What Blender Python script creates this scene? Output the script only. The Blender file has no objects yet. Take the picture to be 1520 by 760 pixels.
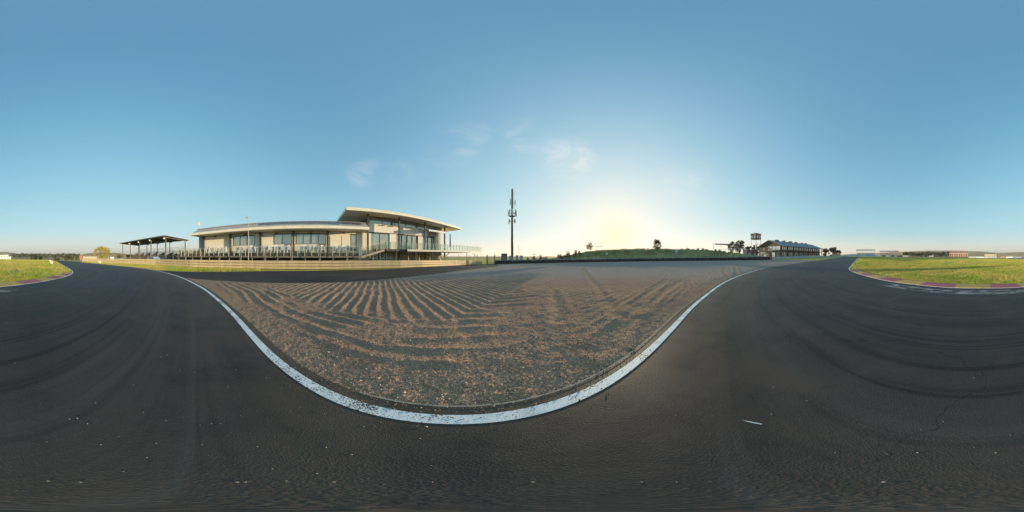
import bpy, math, random
import numpy as np
from mathutils import Vector, Matrix

# ------------------------------------------------------------------ camera, sky, sun, exposure
SC = bpy.context.scene
COL = SC.collection
R = math.radians
EYE = 1.6
SUN_AZ, SUN_EL = 36.0, 5.6            # degrees: clockwise from +Y, above the horizon

cam_d = bpy.data.cameras.new('camera')
cam_d.type = 'PANO'
cam_d.panorama_type = 'EQUIRECTANGULAR'
cam_d.clip_start = 0.05
cam_d.clip_end = 20000
cam = bpy.data.objects.new('camera', cam_d)
cam.location = (0, 0, EYE)
cam.rotation_euler = (R(90), 0, 0)
COL.objects.link(cam)
SC.camera = cam

SC.render.engine = 'CYCLES'
SC.cycles.use_denoising = True
SC.cycles.max_bounces = 6
SC.cycles.diffuse_bounces = 3
SC.cycles.transparent_max_bounces = 12
SC.cycles.caustics_reflective = False
SC.cycles.caustics_refractive = False
SC.view_settings.view_transform = 'Standard'
SC.view_settings.look = 'None'
SC.view_settings.gamma = 1.0
SC.view_settings.use_curve_mapping = False
SC.view_settings.exposure = 1.15

W = bpy.data.worlds.new('World')
SC.world = W
W.use_nodes = True
nt = W.node_tree
nt.nodes.clear()
wo = nt.nodes.new('ShaderNodeOutputWorld')
bg = nt.nodes.new('ShaderNodeBackground')
bg.inputs['Strength'].default_value = 0.11
sky = nt.nodes.new('ShaderNodeTexSky')
sky.sky_type = 'NISHITA'
sky.sun_disc = False
sky.sun_elevation = R(SUN_EL)
sky.sun_rotation = R(SUN_AZ)
sky.altitude = 1400
sky.air_density = 1.0
sky.dust_density = 1.2
sky.ozone_density = 2.0
def N(t, **kw):
    n = nt.nodes.new(t)
    for k, v in kw.items():
        setattr(n, k, v)
    return n
L = nt.links.new
def vmath(op, a, b=None, c=None):
    n = N('ShaderNodeVectorMath', operation=op)
    for k, v in enumerate((a, b, c)):
        if v is None: continue
        if hasattr(v, 'is_output'): L(v, n.inputs[k])
        else: n.inputs[k].default_value = v
    return n.outputs['Value'] if op in ('DOT_PRODUCT', 'LENGTH') else n.outputs[0]
def fmath(op, a, b=None, clamp=False):
    n = N('ShaderNodeMath', operation=op, use_clamp=clamp)
    for k, v in enumerate((a, b)):
        if v is None: continue
        if hasattr(v, 'is_output'): L(v, n.inputs[k])
        else: n.inputs[k].default_value = v
    return n.outputs[0]
def smooth(v, lo, hi):
    n = N('ShaderNodeMapRange', interpolation_type='SMOOTHSTEP')
    L(v, n.inputs[0]); n.inputs[1].default_value = lo; n.inputs[2].default_value = hi
    return n.outputs[0]
def mixc(f, a, b, blend='MIX'):
    n = N('ShaderNodeMix', data_type='RGBA', blend_type=blend)
    for sock, v in ((n.inputs[0], f), (n.inputs[6], a), (n.inputs[7], b)):
        if hasattr(v, 'is_output'): L(v, sock)
        elif sock == n.inputs[0]: sock.default_value = v
        else: sock.default_value = (*v, 1)
    return n.outputs[2]
def azel(az, el):
    return (math.sin(R(az)) * math.cos(R(el)), math.cos(R(az)) * math.cos(R(el)), math.sin(R(el)))
tc = N('ShaderNodeTexCoord')
direc = vmath('NORMALIZE', tc.outputs['Generated'])
raw = vmath('MULTIPLY', sky.outputs[0], (0.53, 0.92, 1.10))
soft = vmath('DIVIDE', raw, vmath('ADD', raw, (1, 1, 1)))          # the air's soft shoulder
sep = N('ShaderNodeSeparateXYZ'); L(direc, sep.inputs[0])
low = fmath('SUBTRACT', 1.0, smooth(sep.outputs[2], 0.0, 0.14))    # dusty warm band on the horizon
soft = mixc(fmath('MULTIPLY', low, 0.85), soft, (0.80, 0.755, 0.66))
near = vmath('DOT_PRODUCT', direc, azel(SUN_AZ, SUN_EL))
ang = fmath('MULTIPLY', fmath('ARCCOSINE', fmath('MINIMUM', near, 0.99999)), 180 / math.pi)   # degrees from the sun
def falloff(width, power): return fmath('EXPONENT', fmath('MULTIPLY', fmath('POWER', fmath('DIVIDE', ang, width), power), -1.0))
col = mixc(fmath('MULTIPLY', falloff(30.0, 1.4), 0.52), soft, (0.95, 0.91, 0.83))      # thin bright haze on the sun's side
col = mixc(fmath('MULTIPLY', falloff(8.0, 1.5), 0.85), col, (1.0, 0.94, 0.52))                                  # yellow aureole round the low sun
nz = N('ShaderNodeTexNoise'); nz.inputs['Scale'].default_value = 4.2; nz.inputs['Detail'].default_value = 7
nz.inputs['Roughness'].default_value = 0.62; nz.inputs['Distortion'].default_value = 0.9
L(vmath('MULTIPLY', direc, (1.0, 1.0, 1.7)), nz.inputs['Vector'])
wisps = smooth(nz.outputs[0], 0.38, 0.74)
spots = None
for az_, el_, rad_, amt in ((-14.5, 40, 9, 0.42), (20, 33.5, 10, 1.0), (16, 36, 7, 0.6), (-52, 29.5, 7, 0.42), (4, 41, 9, 0.35), (60, 22, 15, 0.3), (-40, 29, 7, 0.2), (-22, 36, 12, .2)):
    d_ = vmath('DOT_PRODUCT', direc, azel(az_, el_))
    v = fmath('MULTIPLY', smooth(d_, math.cos(R(rad_)), math.cos(R(rad_ * 0.15))), amt)
    spots = v if spots is None else fmath('MAXIMUM', spots, v)
col = mixc(fmath('MULTIPLY', fmath('MULTIPLY', wisps, spots), 0.72), col, (0.86, 0.84, 0.82))
SKY_GAIN = 4.35
gain = vmath('MULTIPLY', col, (SKY_GAIN,) * 3)
L(gain, bg.inputs['Color'])
L(bg.outputs[0], wo.inputs[0])

sun_d = bpy.data.lights.new('sun', 'SUN')
sun_d.energy = 5.0
sun_d.angle = R(0.6)
sun_d.color = (1.0, 0.79, 0.50)
sun = bpy.data.objects.new('sun', sun_d)
ce, se = math.cos(R(SUN_EL)), math.sin(R(SUN_EL))
to_sun = Vector((math.sin(R(SUN_AZ)) * ce, math.cos(R(SUN_AZ)) * ce, se))
sun.rotation_euler = to_sun.to_track_quat('Z', 'Y').to_euler()
sun.location = (0, 0, 60)
COL.objects.link(sun)

# ------------------------------------------------------------------ helpers
rng = np.random.default_rng(7)
random.seed(7)

def setp(o, label=None, cat=None, group=None, kind=None):
    if label: o['label'] = label
    if cat: o['category'] = cat
    if group: o['group'] = group
    if kind: o['kind'] = kind
    return o

def thing(name, label, cat, loc=(0, 0, 0), group=None, rotz=0.0):
    o = bpy.data.objects.new(name, None)
    o.empty_display_size = 0.2
    o.location = loc
    o.rotation_euler = (0, 0, rotz)
    COL.objects.link(o)
    return setp(o, label, cat, group)

def copy_tree(o, parent=None):
    c = o.copy()
    COL.objects.link(c)
    c.parent = parent
    for ch in list(o.children):
        copy_tree(ch, c)
    return c

def origin_of(p):
    v = Vector((0, 0, 0))
    while p is not None:
        v = v + p.location
        p = p.parent
    return v

class MB:
    """collects shapes and links them as one mesh object"""
    def __init__(self, xf=None):
        self.v, self.f, self.xf = [], [], xf
    def add(self, verts, faces):
        n = len(self.v)
        if self.xf: verts = [self.xf(*p) for p in verts]
        self.v += [tuple(p) for p in verts]
        self.f += [tuple(i + n for i in f) for f in faces]
    def box(self, x0, x1, y0, y1, z0, z1):
        self.hexa([(x0, y0, z0), (x1, y0, z0), (x1, y1, z0), (x0, y1, z0), (x0, y0, z1), (x1, y0, z1), (x1, y1, z1), (x0, y1, z1)])
    def hexa(self, p):
        self.add(p, [(0, 3, 2, 1), (4, 5, 6, 7), (0, 1, 5, 4), (1, 2, 6, 5), (2, 3, 7, 6), (3, 0, 4, 7)])
    def poly(self, pts):
        self.add(pts, [tuple(range(len(pts)))])
    def prism(self, prof, a, b):
        """prof: list of (y,z); extruded along x from a to b"""
        n = len(prof)
        v = [(a, y, z) for y, z in prof] + [(b, y, z) for y, z in prof]
        f = [tuple(range(n))[::-1], tuple(range(n, 2 * n))]
        f += [(i, (i + 1) % n, n + (i + 1) % n, n + i) for i in range(n)]
        self.add(v, f)
    def tube(self, p0, p1, r0, r1=None, n=8, caps=True):
        r1 = r0 if r1 is None else r1
        p0, p1 = Vector(p0), Vector(p1)
        d = (p1 - p0)
        if d.length < 1e-6: return
        d.normalize()
        u = d.orthogonal().normalized(); w = d.cross(u)
        v = []
        for p, r in ((p0, r0), (p1, r1)):
            for k in range(n):
                a = 2 * math.pi * k / n
                v.append(p + u * (math.cos(a) * r) + w * (math.sin(a) * r))
        f = [(k, (k + 1) % n, n + (k + 1) % n, n + k) for k in range(n)]
        if caps: f += [tuple(range(n))[::-1], tuple(range(n, 2 * n))]
        self.add([tuple(p) for p in v], f)
    def lathe(self, c, prof, n=12):
        v, f = [], []
        for r, z in prof:
            for k in range(n):
                a = 2 * math.pi * k / n
                v.append((c[0] + r * math.cos(a), c[1] + r * math.sin(a), c[2] + z))
        for j in range(len(prof) - 1):
            for k in range(n):
                f.append((j * n + k, j * n + (k + 1) % n, (j + 1) * n + (k + 1) % n, (j + 1) * n + k))
        f.append(tuple(range(n))[::-1]); f.append(tuple(range((len(prof) - 1) * n, len(prof) * n)))
        self.add(v, f)
    def build(self, name, mat, parent=None, smooth=False):
        o0 = origin_of(parent)
        me = bpy.data.meshes.new(name)
        me.from_pydata([(p[0] - o0.x, p[1] - o0.y, p[2] - o0.z) for p in self.v], [], self.f)
        me.materials.append(mat)
        if smooth: me.shade_smooth()
        me.update()
        o = bpy.data.objects.new(name, me)
        COL.objects.link(o)
        o.parent = parent
        return o

def np_mesh(name, verts, faces, mat, smooth=True, attrs=None, uv=None):
    """verts (n,3), faces (m,3|4) arrays"""
    me = bpy.data.meshes.new(name)
    verts = np.asarray(verts, np.float32); faces = np.asarray(faces, np.int32)
    k = faces.shape[1]
    me.vertices.add(len(verts)); me.vertices.foreach_set('co', verts.ravel())
    me.loops.add(faces.size); me.loops.foreach_set('vertex_index', faces.ravel())
    me.polygons.add(len(faces))
    me.polygons.foreach_set('loop_start', np.arange(0, faces.size, k, dtype=np.int32))
    me.polygons.foreach_set('loop_total', np.full(len(faces), k, np.int32))
    me.polygons.foreach_set('use_smooth', np.full(len(faces), smooth, bool))
    for an, arr in (attrs or {}).items():
        at = me.attributes.new(an, 'FLOAT', 'POINT'); at.data.foreach_set('value', np.asarray(arr, np.float32))
    if uv is not None:
        l = me.uv_layers.new(name='UVMap'); l.data.foreach_set('uv', np.asarray(uv, np.float32)[faces.ravel()].ravel())
    me.update(); me.validate()
    me.materials.append(mat)
    o = bpy.data.objects.new(name, me)
    COL.objects.link(o)
    return o

def grid_faces(nr, nc):
    i = np.arange(nr - 1)[:, None] * nc + np.arange(nc - 1)[None, :]
    return np.stack([i, i + 1, i + nc + 1, i + nc], -1).reshape(-1, 4)

# value noise
_tab = np.random.default_rng(3).random((256, 256))
def vnoise(x, y):
    x = np.asarray(x, float); y = np.asarray(y, float)
    xi = np.floor(x).astype(int); yi = np.floor(y).astype(int)
    fx = x - xi; fy = y - yi
    fx = fx * fx * (3 - 2 * fx); fy = fy * fy * (3 - 2 * fy)
    a = _tab[xi & 255, yi & 255]; b = _tab[(xi + 1) & 255, yi & 255]
    c = _tab[xi & 255, (yi + 1) & 255]; d = _tab[(xi + 1) & 255, (yi + 1) & 255]
    return (a * (1 - fx) + b * fx) * (1 - fy) + (c * (1 - fx) + d * fx) * fy
def fbm(x, y, o=4):
    s, a, t = 0, 1, 0
    for k in range(o):
        s = s + a * vnoise(x * 2 ** k + 17.3 * k, y * 2 ** k + 5.1 * k); t += a; a *= 0.5
    return s / t
def sstep(a, b, x):
    t = np.clip((x - a) / (b - a), 0, 1)
    return t * t * (3 - 2 * t)

# ---- terrain height: level round the camera, tilting up to the east, falling away beyond a crest to the south-west
def gz(x, y):
    x = np.asarray(x, float); y = np.asarray(y, float)
    r = np.hypot(x, y)
    w = sstep(10, 35, r) * sstep(-10, 25, 0.7 * x + 0.7 * y)
    t = w * (0.0105 * x - 0.0115 * y)
    t = np.where(t > 0, 1.15 * np.tanh(t / 1.15), 1.4 * np.tanh(t / 1.4))
    d = x * math.sin(R(-125)) + y * math.cos(R(-125))
    q = np.clip(d - 20, 0, None)
    fall = 0.00025 * q * q
    fall = np.where(fall > 2.5, 2.5 + 3.0 * np.tanh((fall - 2.5) / 3.0), fall)
    return t - fall
def gzf(x, y): return float(gz(x, y))

# ---- photograph pixel -> bearing / ground point
def az_of(px): return (px / 1520.0 - 0.5) * 360.0
def el_of(py): return (380.0 - py) / 760.0 * 180.0
def bearing(px):
    a = R(az_of(px)); return math.sin(a), math.cos(a)
def ground(px, py):
    """where the ray through a pixel below the horizon meets the terrain"""
    sx_, cy_ = bearing(px); t = math.tan(R(el_of(py)))
    d = 0.3
    while d < 900:
        if EYE + t * d - gzf(sx_ * d, cy_ * d) <= 0: break
        d *= 1.01
    lo, hi = d / 1.01, d
    for _ in range(30):
        m = 0.5 * (lo + hi)
        if EYE + t * m - gzf(sx_ * m, cy_ * m) > 0: lo = m
        else: hi = m
    return (sx_ * lo, cy_ * lo)
def at(px, D):
    s_, c_ = bearing(px); return (s_ * D, c_ * D)
def hz(py, D): return EYE + D * math.tan(R(el_of(py)))
def wpx(n, D): return n * D * 2 * math.pi / 1520.0       # metres covered by n pixels at distance D

def spline(pts, step=0.25, closed=False):
    """Catmull-Rom through points, resampled at equal steps"""
    P = np.array(pts, float)
    P = np.vstack([2 * P[0] - P[1], P, 2 * P[-1] - P[-2]])
    out = []
    for i in range(1, len(P) - 2):
        p0, p1, p2, p3 = P[i - 1], P[i], P[i + 1], P[i + 2]
        # centripetal
        t0 = 0; t1 = t0 + max(1e-6, np.linalg.norm(p1 - p0)) ** .5; t2 = t1 + max(1e-6, np.linalg.norm(p2 - p1)) ** .5; t3 = t2 + max(1e-6, np.linalg.norm(p3 - p2)) ** .5
        t = np.linspace(t1, t2, 24, endpoint=False)[:, None]
        A1 = (t1 - t) / (t1 - t0) * p0 + (t - t0) / (t1 - t0) * p1
        A2 = (t2 - t) / (t2 - t1) * p1 + (t - t1) / (t2 - t1) * p2
        A3 = (t3 - t) / (t3 - t2) * p2 + (t - t2) / (t3 - t2) * p3
        B1 = (t2 - t) / (t2 - t0) * A1 + (t - t0) / (t2 - t0) * A2
        B2 = (t3 - t) / (t3 - t1) * A2 + (t - t1) / (t3 - t1) * A3
        out.append((t2 - t) / (t2 - t1) * B1 + (t - t1) / (t2 - t1) * B2)
    out.append(P[-2][None])
    C = np.vstack(out)
    return resample(C, step=step)
def resample(C, step=None, n=None):
    s = np.r_[0, np.cumsum(np.hypot(*np.diff(C, axis=0).T))]
    q = np.linspace(0, s[-1], n if n else max(2, int(round(s[-1] / step)) + 1))
    return np.c_[np.interp(q, s, C[:, 0]), np.interp(q, s, C[:, 1])]
def normals(C):
    t = np.gradient(C, axis=0); t /= np.linalg.norm(t, axis=1)[:, None] + 1e-9
    return np.c_[-t[:, 1], t[:, 0]]
def box_smooth(C, k):
    P = np.vstack([np.repeat(C[:1], k, 0), C, np.repeat(C[-1:], k, 0)])
    ker = np.ones(2 * k + 1) / (2 * k + 1)
    return np.c_[np.convolve(P[:, 0], ker, 'valid'), np.convolve(P[:, 1], ker, 'valid')]
def in_poly(x, y, P):
    ins = np.zeros(np.shape(x), bool); n = len(P)
    for i in range(n):
        x0, y0 = P[i]; x1, y1 = P[(i + 1) % n]
        if y0 == y1: continue
        c = ((y0 > y) != (y1 > y)) & (x < (x1 - x0) * (y - y0) / (y1 - y0) + x0)
        ins ^= c
    return ins
def dist_poly(x, y, P):
    """distance to an open polyline"""
    d = np.full(np.shape(x), 1e9)
    for i in range(len(P) - 1):
        a, b = P[i], P[i + 1]; ab = b - a; L2 = ab @ ab + 1e-12
        t = np.clip(((x - a[0]) * ab[0] + (y - a[1]) * ab[1]) / L2, 0, 1)
        d = np.minimum(d, np.hypot(x - a[0] - t * ab[0], y - a[1] - t * ab[1]))
    return d

# ------------------------------------------------------------------ materials
class NT:
    def __init__(self, name):
        self.m = bpy.data.materials.new(name); self.m.use_nodes = True
        self.t = self.m.node_tree; self.b = self.t.nodes['Principled BSDF']
    def n(self, typ, ins=None, **kw):
        nd = self.t.nodes.new(typ)
        for k, v in kw.items(): setattr(nd, k, v)
        for k, v in (ins or {}).items(): self.set(nd.inputs[k], v)
        return nd
    def set(self, sock, v):
        if hasattr(v, 'is_output'): self.t.links.new(v, sock)
        elif isinstance(v, (tuple, list)) and sock.type == 'RGBA' and len(v) == 3: sock.default_value = (*v, 1)
        else: sock.default_value = v
    def pos(self): return self.n('ShaderNodeNewGeometry').outputs['Position']
    def obj(self): return self.n('ShaderNodeTexCoord').outputs['Object']
    def noise(self, scale, detail=4, rough=.55, vec=None, dist=0.0):
        return self.n('ShaderNodeTexNoise', {'Vector': vec or self.pos(), 'Scale': scale, 'Detail': detail, 'Roughness': rough, 'Distortion': dist}).outputs[0]
    def rng_(self, v, a, b, c=0.0, d=1.0, smooth=True):
        nd = self.n('ShaderNodeMapRange', {0: v, 1: a, 2: b, 3: c, 4: d})
        if smooth: nd.interpolation_type = 'SMOOTHSTEP'
        return nd.outputs[0]
    def math(self, op, a, b=None, clamp=False):
        nd = self.n('ShaderNodeMath', operation=op, use_clamp=clamp); self.set(nd.inputs[0], a)
        if b is not None: self.set(nd.inputs[1], b)
        return nd.outputs[0]
    def mix(self, f, a, b, blend='MIX'):
        nd = self.n('ShaderNodeMix', data_type='RGBA', blend_type=blend)
        self.set(nd.inputs[0], f); self.set(nd.inputs[6], a); self.set(nd.inputs[7], b)
        return nd.outputs[2]
    def attr(self, name): return self.n('ShaderNodeAttribute', attribute_name=name).outputs['Fac']
    def scale(self, vec, s): 
        nd = self.n('ShaderNodeMapping'); self.set(nd.inputs['Vector'], vec); nd.inputs['Scale'].default_value = s; return nd.outputs[0]
    def bump(self, h, strength, dist, normal=None):
        ins = {'Height': h, 'Strength': strength, 'Distance': dist}
        if normal: ins['Normal'] = normal
        return self.n('ShaderNodeBump', ins).outputs[0]
    def out(self, **kw):
        for k, v in kw.items(): self.set(self.b.inputs[k.replace('_', ' ')], v)
        return self.m

_mats = {}
def paint(name, col, rough=.6, var=.18, scale=3.0, metal=0.0, dirt=0.0, bump=0.0, spec=.4, dcol=(.18, .12, .07)):
    """a painted / plain surface with slight unevenness and optional grime"""
    if name in _mats: return _mats[name]
    m = NT(name)
    v = m.obj()
    a = m.noise(scale, 5, .6, v)
    c = m.mix(m.rng_(a, .3, .7), tuple(x * (1 - var) for x in col), tuple(min(1, x * (1 + var)) for x in col))
    if dirt:
        d = m.noise(scale * 2.7, 6, .7, v)
        c = m.mix(m.math('MULTIPLY', m.rng_(d, .5, .75), dirt), c, dcol)
    kw = dict(Base_Color=c, Roughness=m.rng_(a, .2, .8, max(.05, rough - .1), min(1, rough + .12)), Metallic=metal, Specular_IOR_Level=spec)
    if bump: kw['Normal'] = m.bump(m.noise(scale * 12, 4, .6, v), .5, bump)
    _mats[name] = m.out(**kw)
    return _mats[name]

def leafy(name, c1, c2, trans=.35, rough=.65):
    if name in _mats: return _mats[name]
    m = NT(name)
    r = m.n('ShaderNodeNewGeometry').outputs['Random Per Island']
    c = m.mix(r, c1, c2)
    m.out(Base_Color=c, Roughness=rough, Specular_IOR_Level=.25)
    tr = m.n('ShaderNodeBsdfTranslucent', {'Color': c})
    mx = m.n('ShaderNodeMixShader', {0: trans, 1: m.b.outputs[0], 2: tr.outputs[0]})
    m.t.links.new(mx.outputs[0], m.t.nodes['Material Output'].inputs[0])
    _mats[name] = m.m
    return m.m

def glass(name, col=(.42, .5, .5), rough=.04):
    if name in _mats: return _mats[name]
    m = NT(name)
    w = m.noise(.7, 2, .5, m.obj())
    _mats[name] = m.out(Base_Color=m.mix(w, tuple(x * .8 for x in col), tuple(x * 1.15 for x in col)), Roughness=rough, Metallic=.62, Normal=m.bump(w, .08, .05))
    return _mats[name]

def clear_glass(name, tint=(.80, .90, .86), refl=.12, haze_=.0):
    if name in _mats: return _mats[name]
    m = NT(name)
    tr = m.n('ShaderNodeBsdfTransparent', {'Color': tint})
    gl = m.n('ShaderNodeBsdfGlossy', {'Color': (.8, .85, .83), 'Roughness': .015})
    df = m.n('ShaderNodeBsdfDiffuse', {'Color': (.55, .62, .58)})
    lw = m.n('ShaderNodeLayerWeight', {'Blend': .15}).outputs[0]
    a = m.n('ShaderNodeMixShader', {0: haze_, 1: tr.outputs[0], 2: df.outputs[0]})
    b = m.n('ShaderNodeMixShader', {0: m.math('ADD', m.math('MULTIPLY', lw, .25), refl, True), 1: a.outputs[0], 2: gl.outputs[0]})
    m.t.links.new(b.outputs[0], m.t.nodes['Material Output'].inputs[0])
    _mats[name] = m.m
    return m.m

# ------------------------------------------------------------------ the ground: curves traced from the photograph onto the terrain
OUTER_PX = [(107, 388.0), (123, 389.0), (138.7, 390.6), (155, 392.4), (173.7, 394.5), (192, 396.3), (210.5, 398.6), (233.8, 402.2), (252, 406.6), (266, 411), (279, 416.3),
            (290, 422), (303, 429), (321, 443), (337, 457), (364, 486), (386, 511.7), (412, 535.6), (439, 557.8), (473.6, 578), (508, 593.7), (542, 605), (576, 613.8), (627, 621),
            (690, 622.5), (752.6, 616.5), (804, 607), (838, 597), (872, 581.8), (906.5, 563), (941, 540.7), (971.5, 513.4), (999, 486), (1026, 457), (1043, 442.5), (1070.6, 422),
            (1094.6, 410.4), (1122, 401.6), (1138, 397.5), (1161, 393.7), (1183, 390.5), (1204.7, 387.6), (1226.5, 384.7), (1246, 382.2)]
INNER_PX = [(84, 388.4), (92, 392.6), (97.4, 396), (103, 399), (106.6, 401.4), (108.3, 404), (107.2, 406.2), (100, 409.9), (85.5, 413.9), (65.8, 417.7), (39.5, 421.7), (19.7, 424.2), (0, 426.2),
            (1500, 427.5), (1480, 427.9), (1442.5, 428.1), (1405, 427), (1374, 424.5), (1351.8, 422), (1329.4, 419.2), (1307, 415.2), (1287, 410.3), (1271.3, 405.7), (1262.5, 402), (1260, 399.2),
            (1263, 395.0), (1268, 388.8), (1272.5, 384.0), (1274, 382.3)]
def trace(pxs): return np.array([ground(*p) for p in pxs])
outer = spline(trace(OUTER_PX), .2)
inner = spline(trace(INNER_PX), .2)
def extend(C, a, b):
    d0 = C[0] - C[8]; d0 /= np.linalg.norm(d0); d1 = C[-1] - C[-9]; d1 /= np.linalg.norm(d1)
    pre = [C[0] + d0 * a * k / 40 for k in range(40, 0, -1)]
    post = [C[-1] + d1 * b * k / 40 for k in range(1, 41)]
    return np.vstack([pre, C, post])
outer = box_smooth(outer, 3); inner = box_smooth(inner, 2)
outer_x = extend(outer, 70, 40); inner_x = extend(inner, 70, 40)

def strip(name, A, B, mat, rows=20, dz=0.0, n=900, crown=0.0, kind='structure'):
    """sheet between two curves lying on the terrain; UV = metres along, metres across"""
    a = resample(A, n=n); b = resample(B, n=n)
    # resample both with steps dense near the camera
    f = np.linspace(0, 1, rows)
    P = a[:, None, :] * (1 - f)[None, :, None] + b[:, None, :] * f[None, :, None]
    x, y = P[..., 0], P[..., 1]
    z = gz(x, y) + dz + crown * np.sin(np.pi * f)[None, :]
    s = np.r_[0, np.cumsum(np.hypot(*np.diff((a + b) / 2, axis=0).T))]
    wdt = np.hypot(*(b - a).T)
    uv = np.stack([np.repeat(s[:, None], rows, 1), wdt[:, None] * f[None, :]], -1)
    o = np_mesh(name, np.stack([x, y, z], -1).reshape(-1, 3), grid_faces(n, rows)[:, ::-1], mat, uv=uv.reshape(-1, 2), attrs={'across': np.repeat(f[None, :], n, 0).ravel()})
    if kind: o['kind'] = kind
    return o

# --- tarmac
def tarmac(name, base=.036, warm=1.0, streak=1.0):
    m = NT(name)
    p = m.pos()
    uvn = m.n('ShaderNodeUVMap').outputs[0]
    big = m.noise(.22, 4, .6, p)
    mid = m.noise(2.2, 5, .65, p)
    fine = m.noise(58, 4, .75, p)
    agg = m.n('ShaderNodeTexVoronoi', {'Vector': p, 'Scale': 75.0, 'Randomness': 1.0})
    c0 = (base * 1.02 * warm, base * .97, base * .95)
    c = m.mix(m.rng_(big, .3, .7), tuple(x * .72 for x in c0), tuple(x * 1.28 for x in c0))
    c = m.mix(m.rng_(mid, .35, .7, 0, .5), c, tuple(x * 1.35 for x in c0))
    # rubber laid down along the driving line, and paler scuffed lanes between
    s1 = m.noise(1.0, 4, .6, m.scale(uvn, (.035, 1.15, 1)), .6)
    s2 = m.noise(1.0, 3, .55, m.scale(uvn, (.09, 4.2, 1)), .5)
    c = m.mix(m.math('MULTIPLY', m.rng_(s1, .46, .60), .68 * streak), c, (base * .36, base * .37, base * .43))
    s3 = m.noise(1.0, 2, .5, m.scale(uvn, (.028, 6.5, 1)), .25)
    c = m.mix(m.math('MULTIPLY', m.math('MULTIPLY', m.rng_(s3, .58, .66), m.rng_(m.noise(.12, 2, .5, p), .42, .58)), .50 * streak), c, (base * .25, base * .25, base * .28))
    c = m.mix(m.math('MULTIPLY', m.rng_(s2, .55, .66), .55 * streak), c, (base * .45, base * .45, base * .48))
    c = m.mix(m.math('MULTIPLY', m.rng_(s1, .44, .32), .6 * streak), c, (base * 1.95, base * 1.85, base * 1.8))
    # aggregate: single pale and dark chips
    c = m.mix(m.rng_(m.noise(21, 4, .75, p), .54, .72, 0, .38), c, (base * 2.2 * warm, base * 1.95, base * 1.7))
    c = m.mix(m.rng_(m.noise(21, 4, .75, p), .46, .32, 0, .45), c, (base * .45, base * .44, base * .46))
    c = m.mix(m.rng_(fine, .56, .74, 0, .5), c, (base * 5.0, base * 4.3, base * 3.5))
    c = m.mix(m.math('MULTIPLY', m.rng_(agg.outputs['Distance'], .16, .02), .35), c, (base * 2.6, base * 2.4, base * 2.1))
    c = m.mix(m.rng_(fine, .44, .30, 0, .6), c, (base * .35, base * .34, base * .34))
    c = m.mix(m.math('MULTIPLY', m.rng_(m.noise(.9, 5, .7, p), .52, .70), .45), c, (base * 2.1 * warm, base * 1.75, base * 1.45))
    # cracks
    wob = m.n('ShaderNodeVectorMath', {0: p, 1: m.n('ShaderNodeVectorMath', {0: m.n('ShaderNodeTexNoise', {'Vector': p, 'Scale': 1.6, 'Detail': 5}).outputs['Color'], 1: (.9, .9, 0)}, operation='MULTIPLY').outputs[0]}, operation='ADD').outputs[0]
    vor = m.n('ShaderNodeTexVoronoi', {'Vector': wob, 'Scale': .23}, feature='DISTANCE_TO_EDGE').outputs['Distance']
    crack = m.math('MULTIPLY', m.rng_(vor, .0020, .0006), m.rng_(m.noise(.33, 2, .5, p), .50, .58))
    c = m.mix(m.math('MULTIPLY', crack, .7), c, (.008, .008, .008))
    h = m.math('ADD', m.math('MULTIPLY', m.noise(55, 4, .75, p), 1.0), m.math('MULTIPLY', m.rng_(agg.outputs['Distance'], 0, .6), -.6))
    nrm = m.bump(h, .42, .0045)
    return m, c, nrm, s1, uvn

m, c, nrm, s1, uvn = tarmac('tarmac_track', .035, 1.15)
ac = m.attr('across')
# dust blown off the gravel along the outer edge; worn pale patches by the inner kerb
dust = m.math('MULTIPLY', m.rng_(ac, .42, .0), m.rng_(m.noise(.8, 5, .65), .22, .62))
c = m.mix(m.math('MULTIPLY', dust, .40), c, (.150, .108, .076))
c = m.mix(m.math('MULTIPLY', m.rng_(ac, .045, .0), .55), c, (.13, .092, .062))
sx = m.n('ShaderNodeSeparateXYZ', {0: uvn})
pt = m.noise(1.0, 6, .72, m.scale(uvn, (1.1, 4.2, 1)), .6)
band = m.math('MULTIPLY', m.rng_(ac, .845, .88), m.rng_(ac, .965, .93))
band = m.math('MULTIPLY', band, m.rng_(m.n('ShaderNodeSeparateXYZ', {0: m.pos()}).outputs[0], 7.6, 6.2))
band = m.math('MULTIPLY', band, m.math('MULTIPLY', m.rng_(m.n('ShaderNodeSeparateXYZ', {0: m.pos()}).outputs[1], -3.0, -5.0), m.rng_(m.n('ShaderNodeSeparateXYZ', {0: m.pos()}).outputs[0], -1.2, .4)))
c = m.mix(m.math('MULTIPLY', band, m.rng_(pt, .50, .53)), c, (.30, .29, .27))
MAT_TRACK = m.out(Base_Color=c, Roughness=m.rng_(s1, .3, .7, .70, .55), Specular_IOR_Level=.17, Normal=nrm)

m, c, nrm, s1, uvn = tarmac('tarmac_runoff', .040, 1.25, .8)
MAT_RUNOFF = m.out(Base_Color=c, Roughness=.75, Specular_IOR_Level=.14, Normal=nrm)

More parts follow.
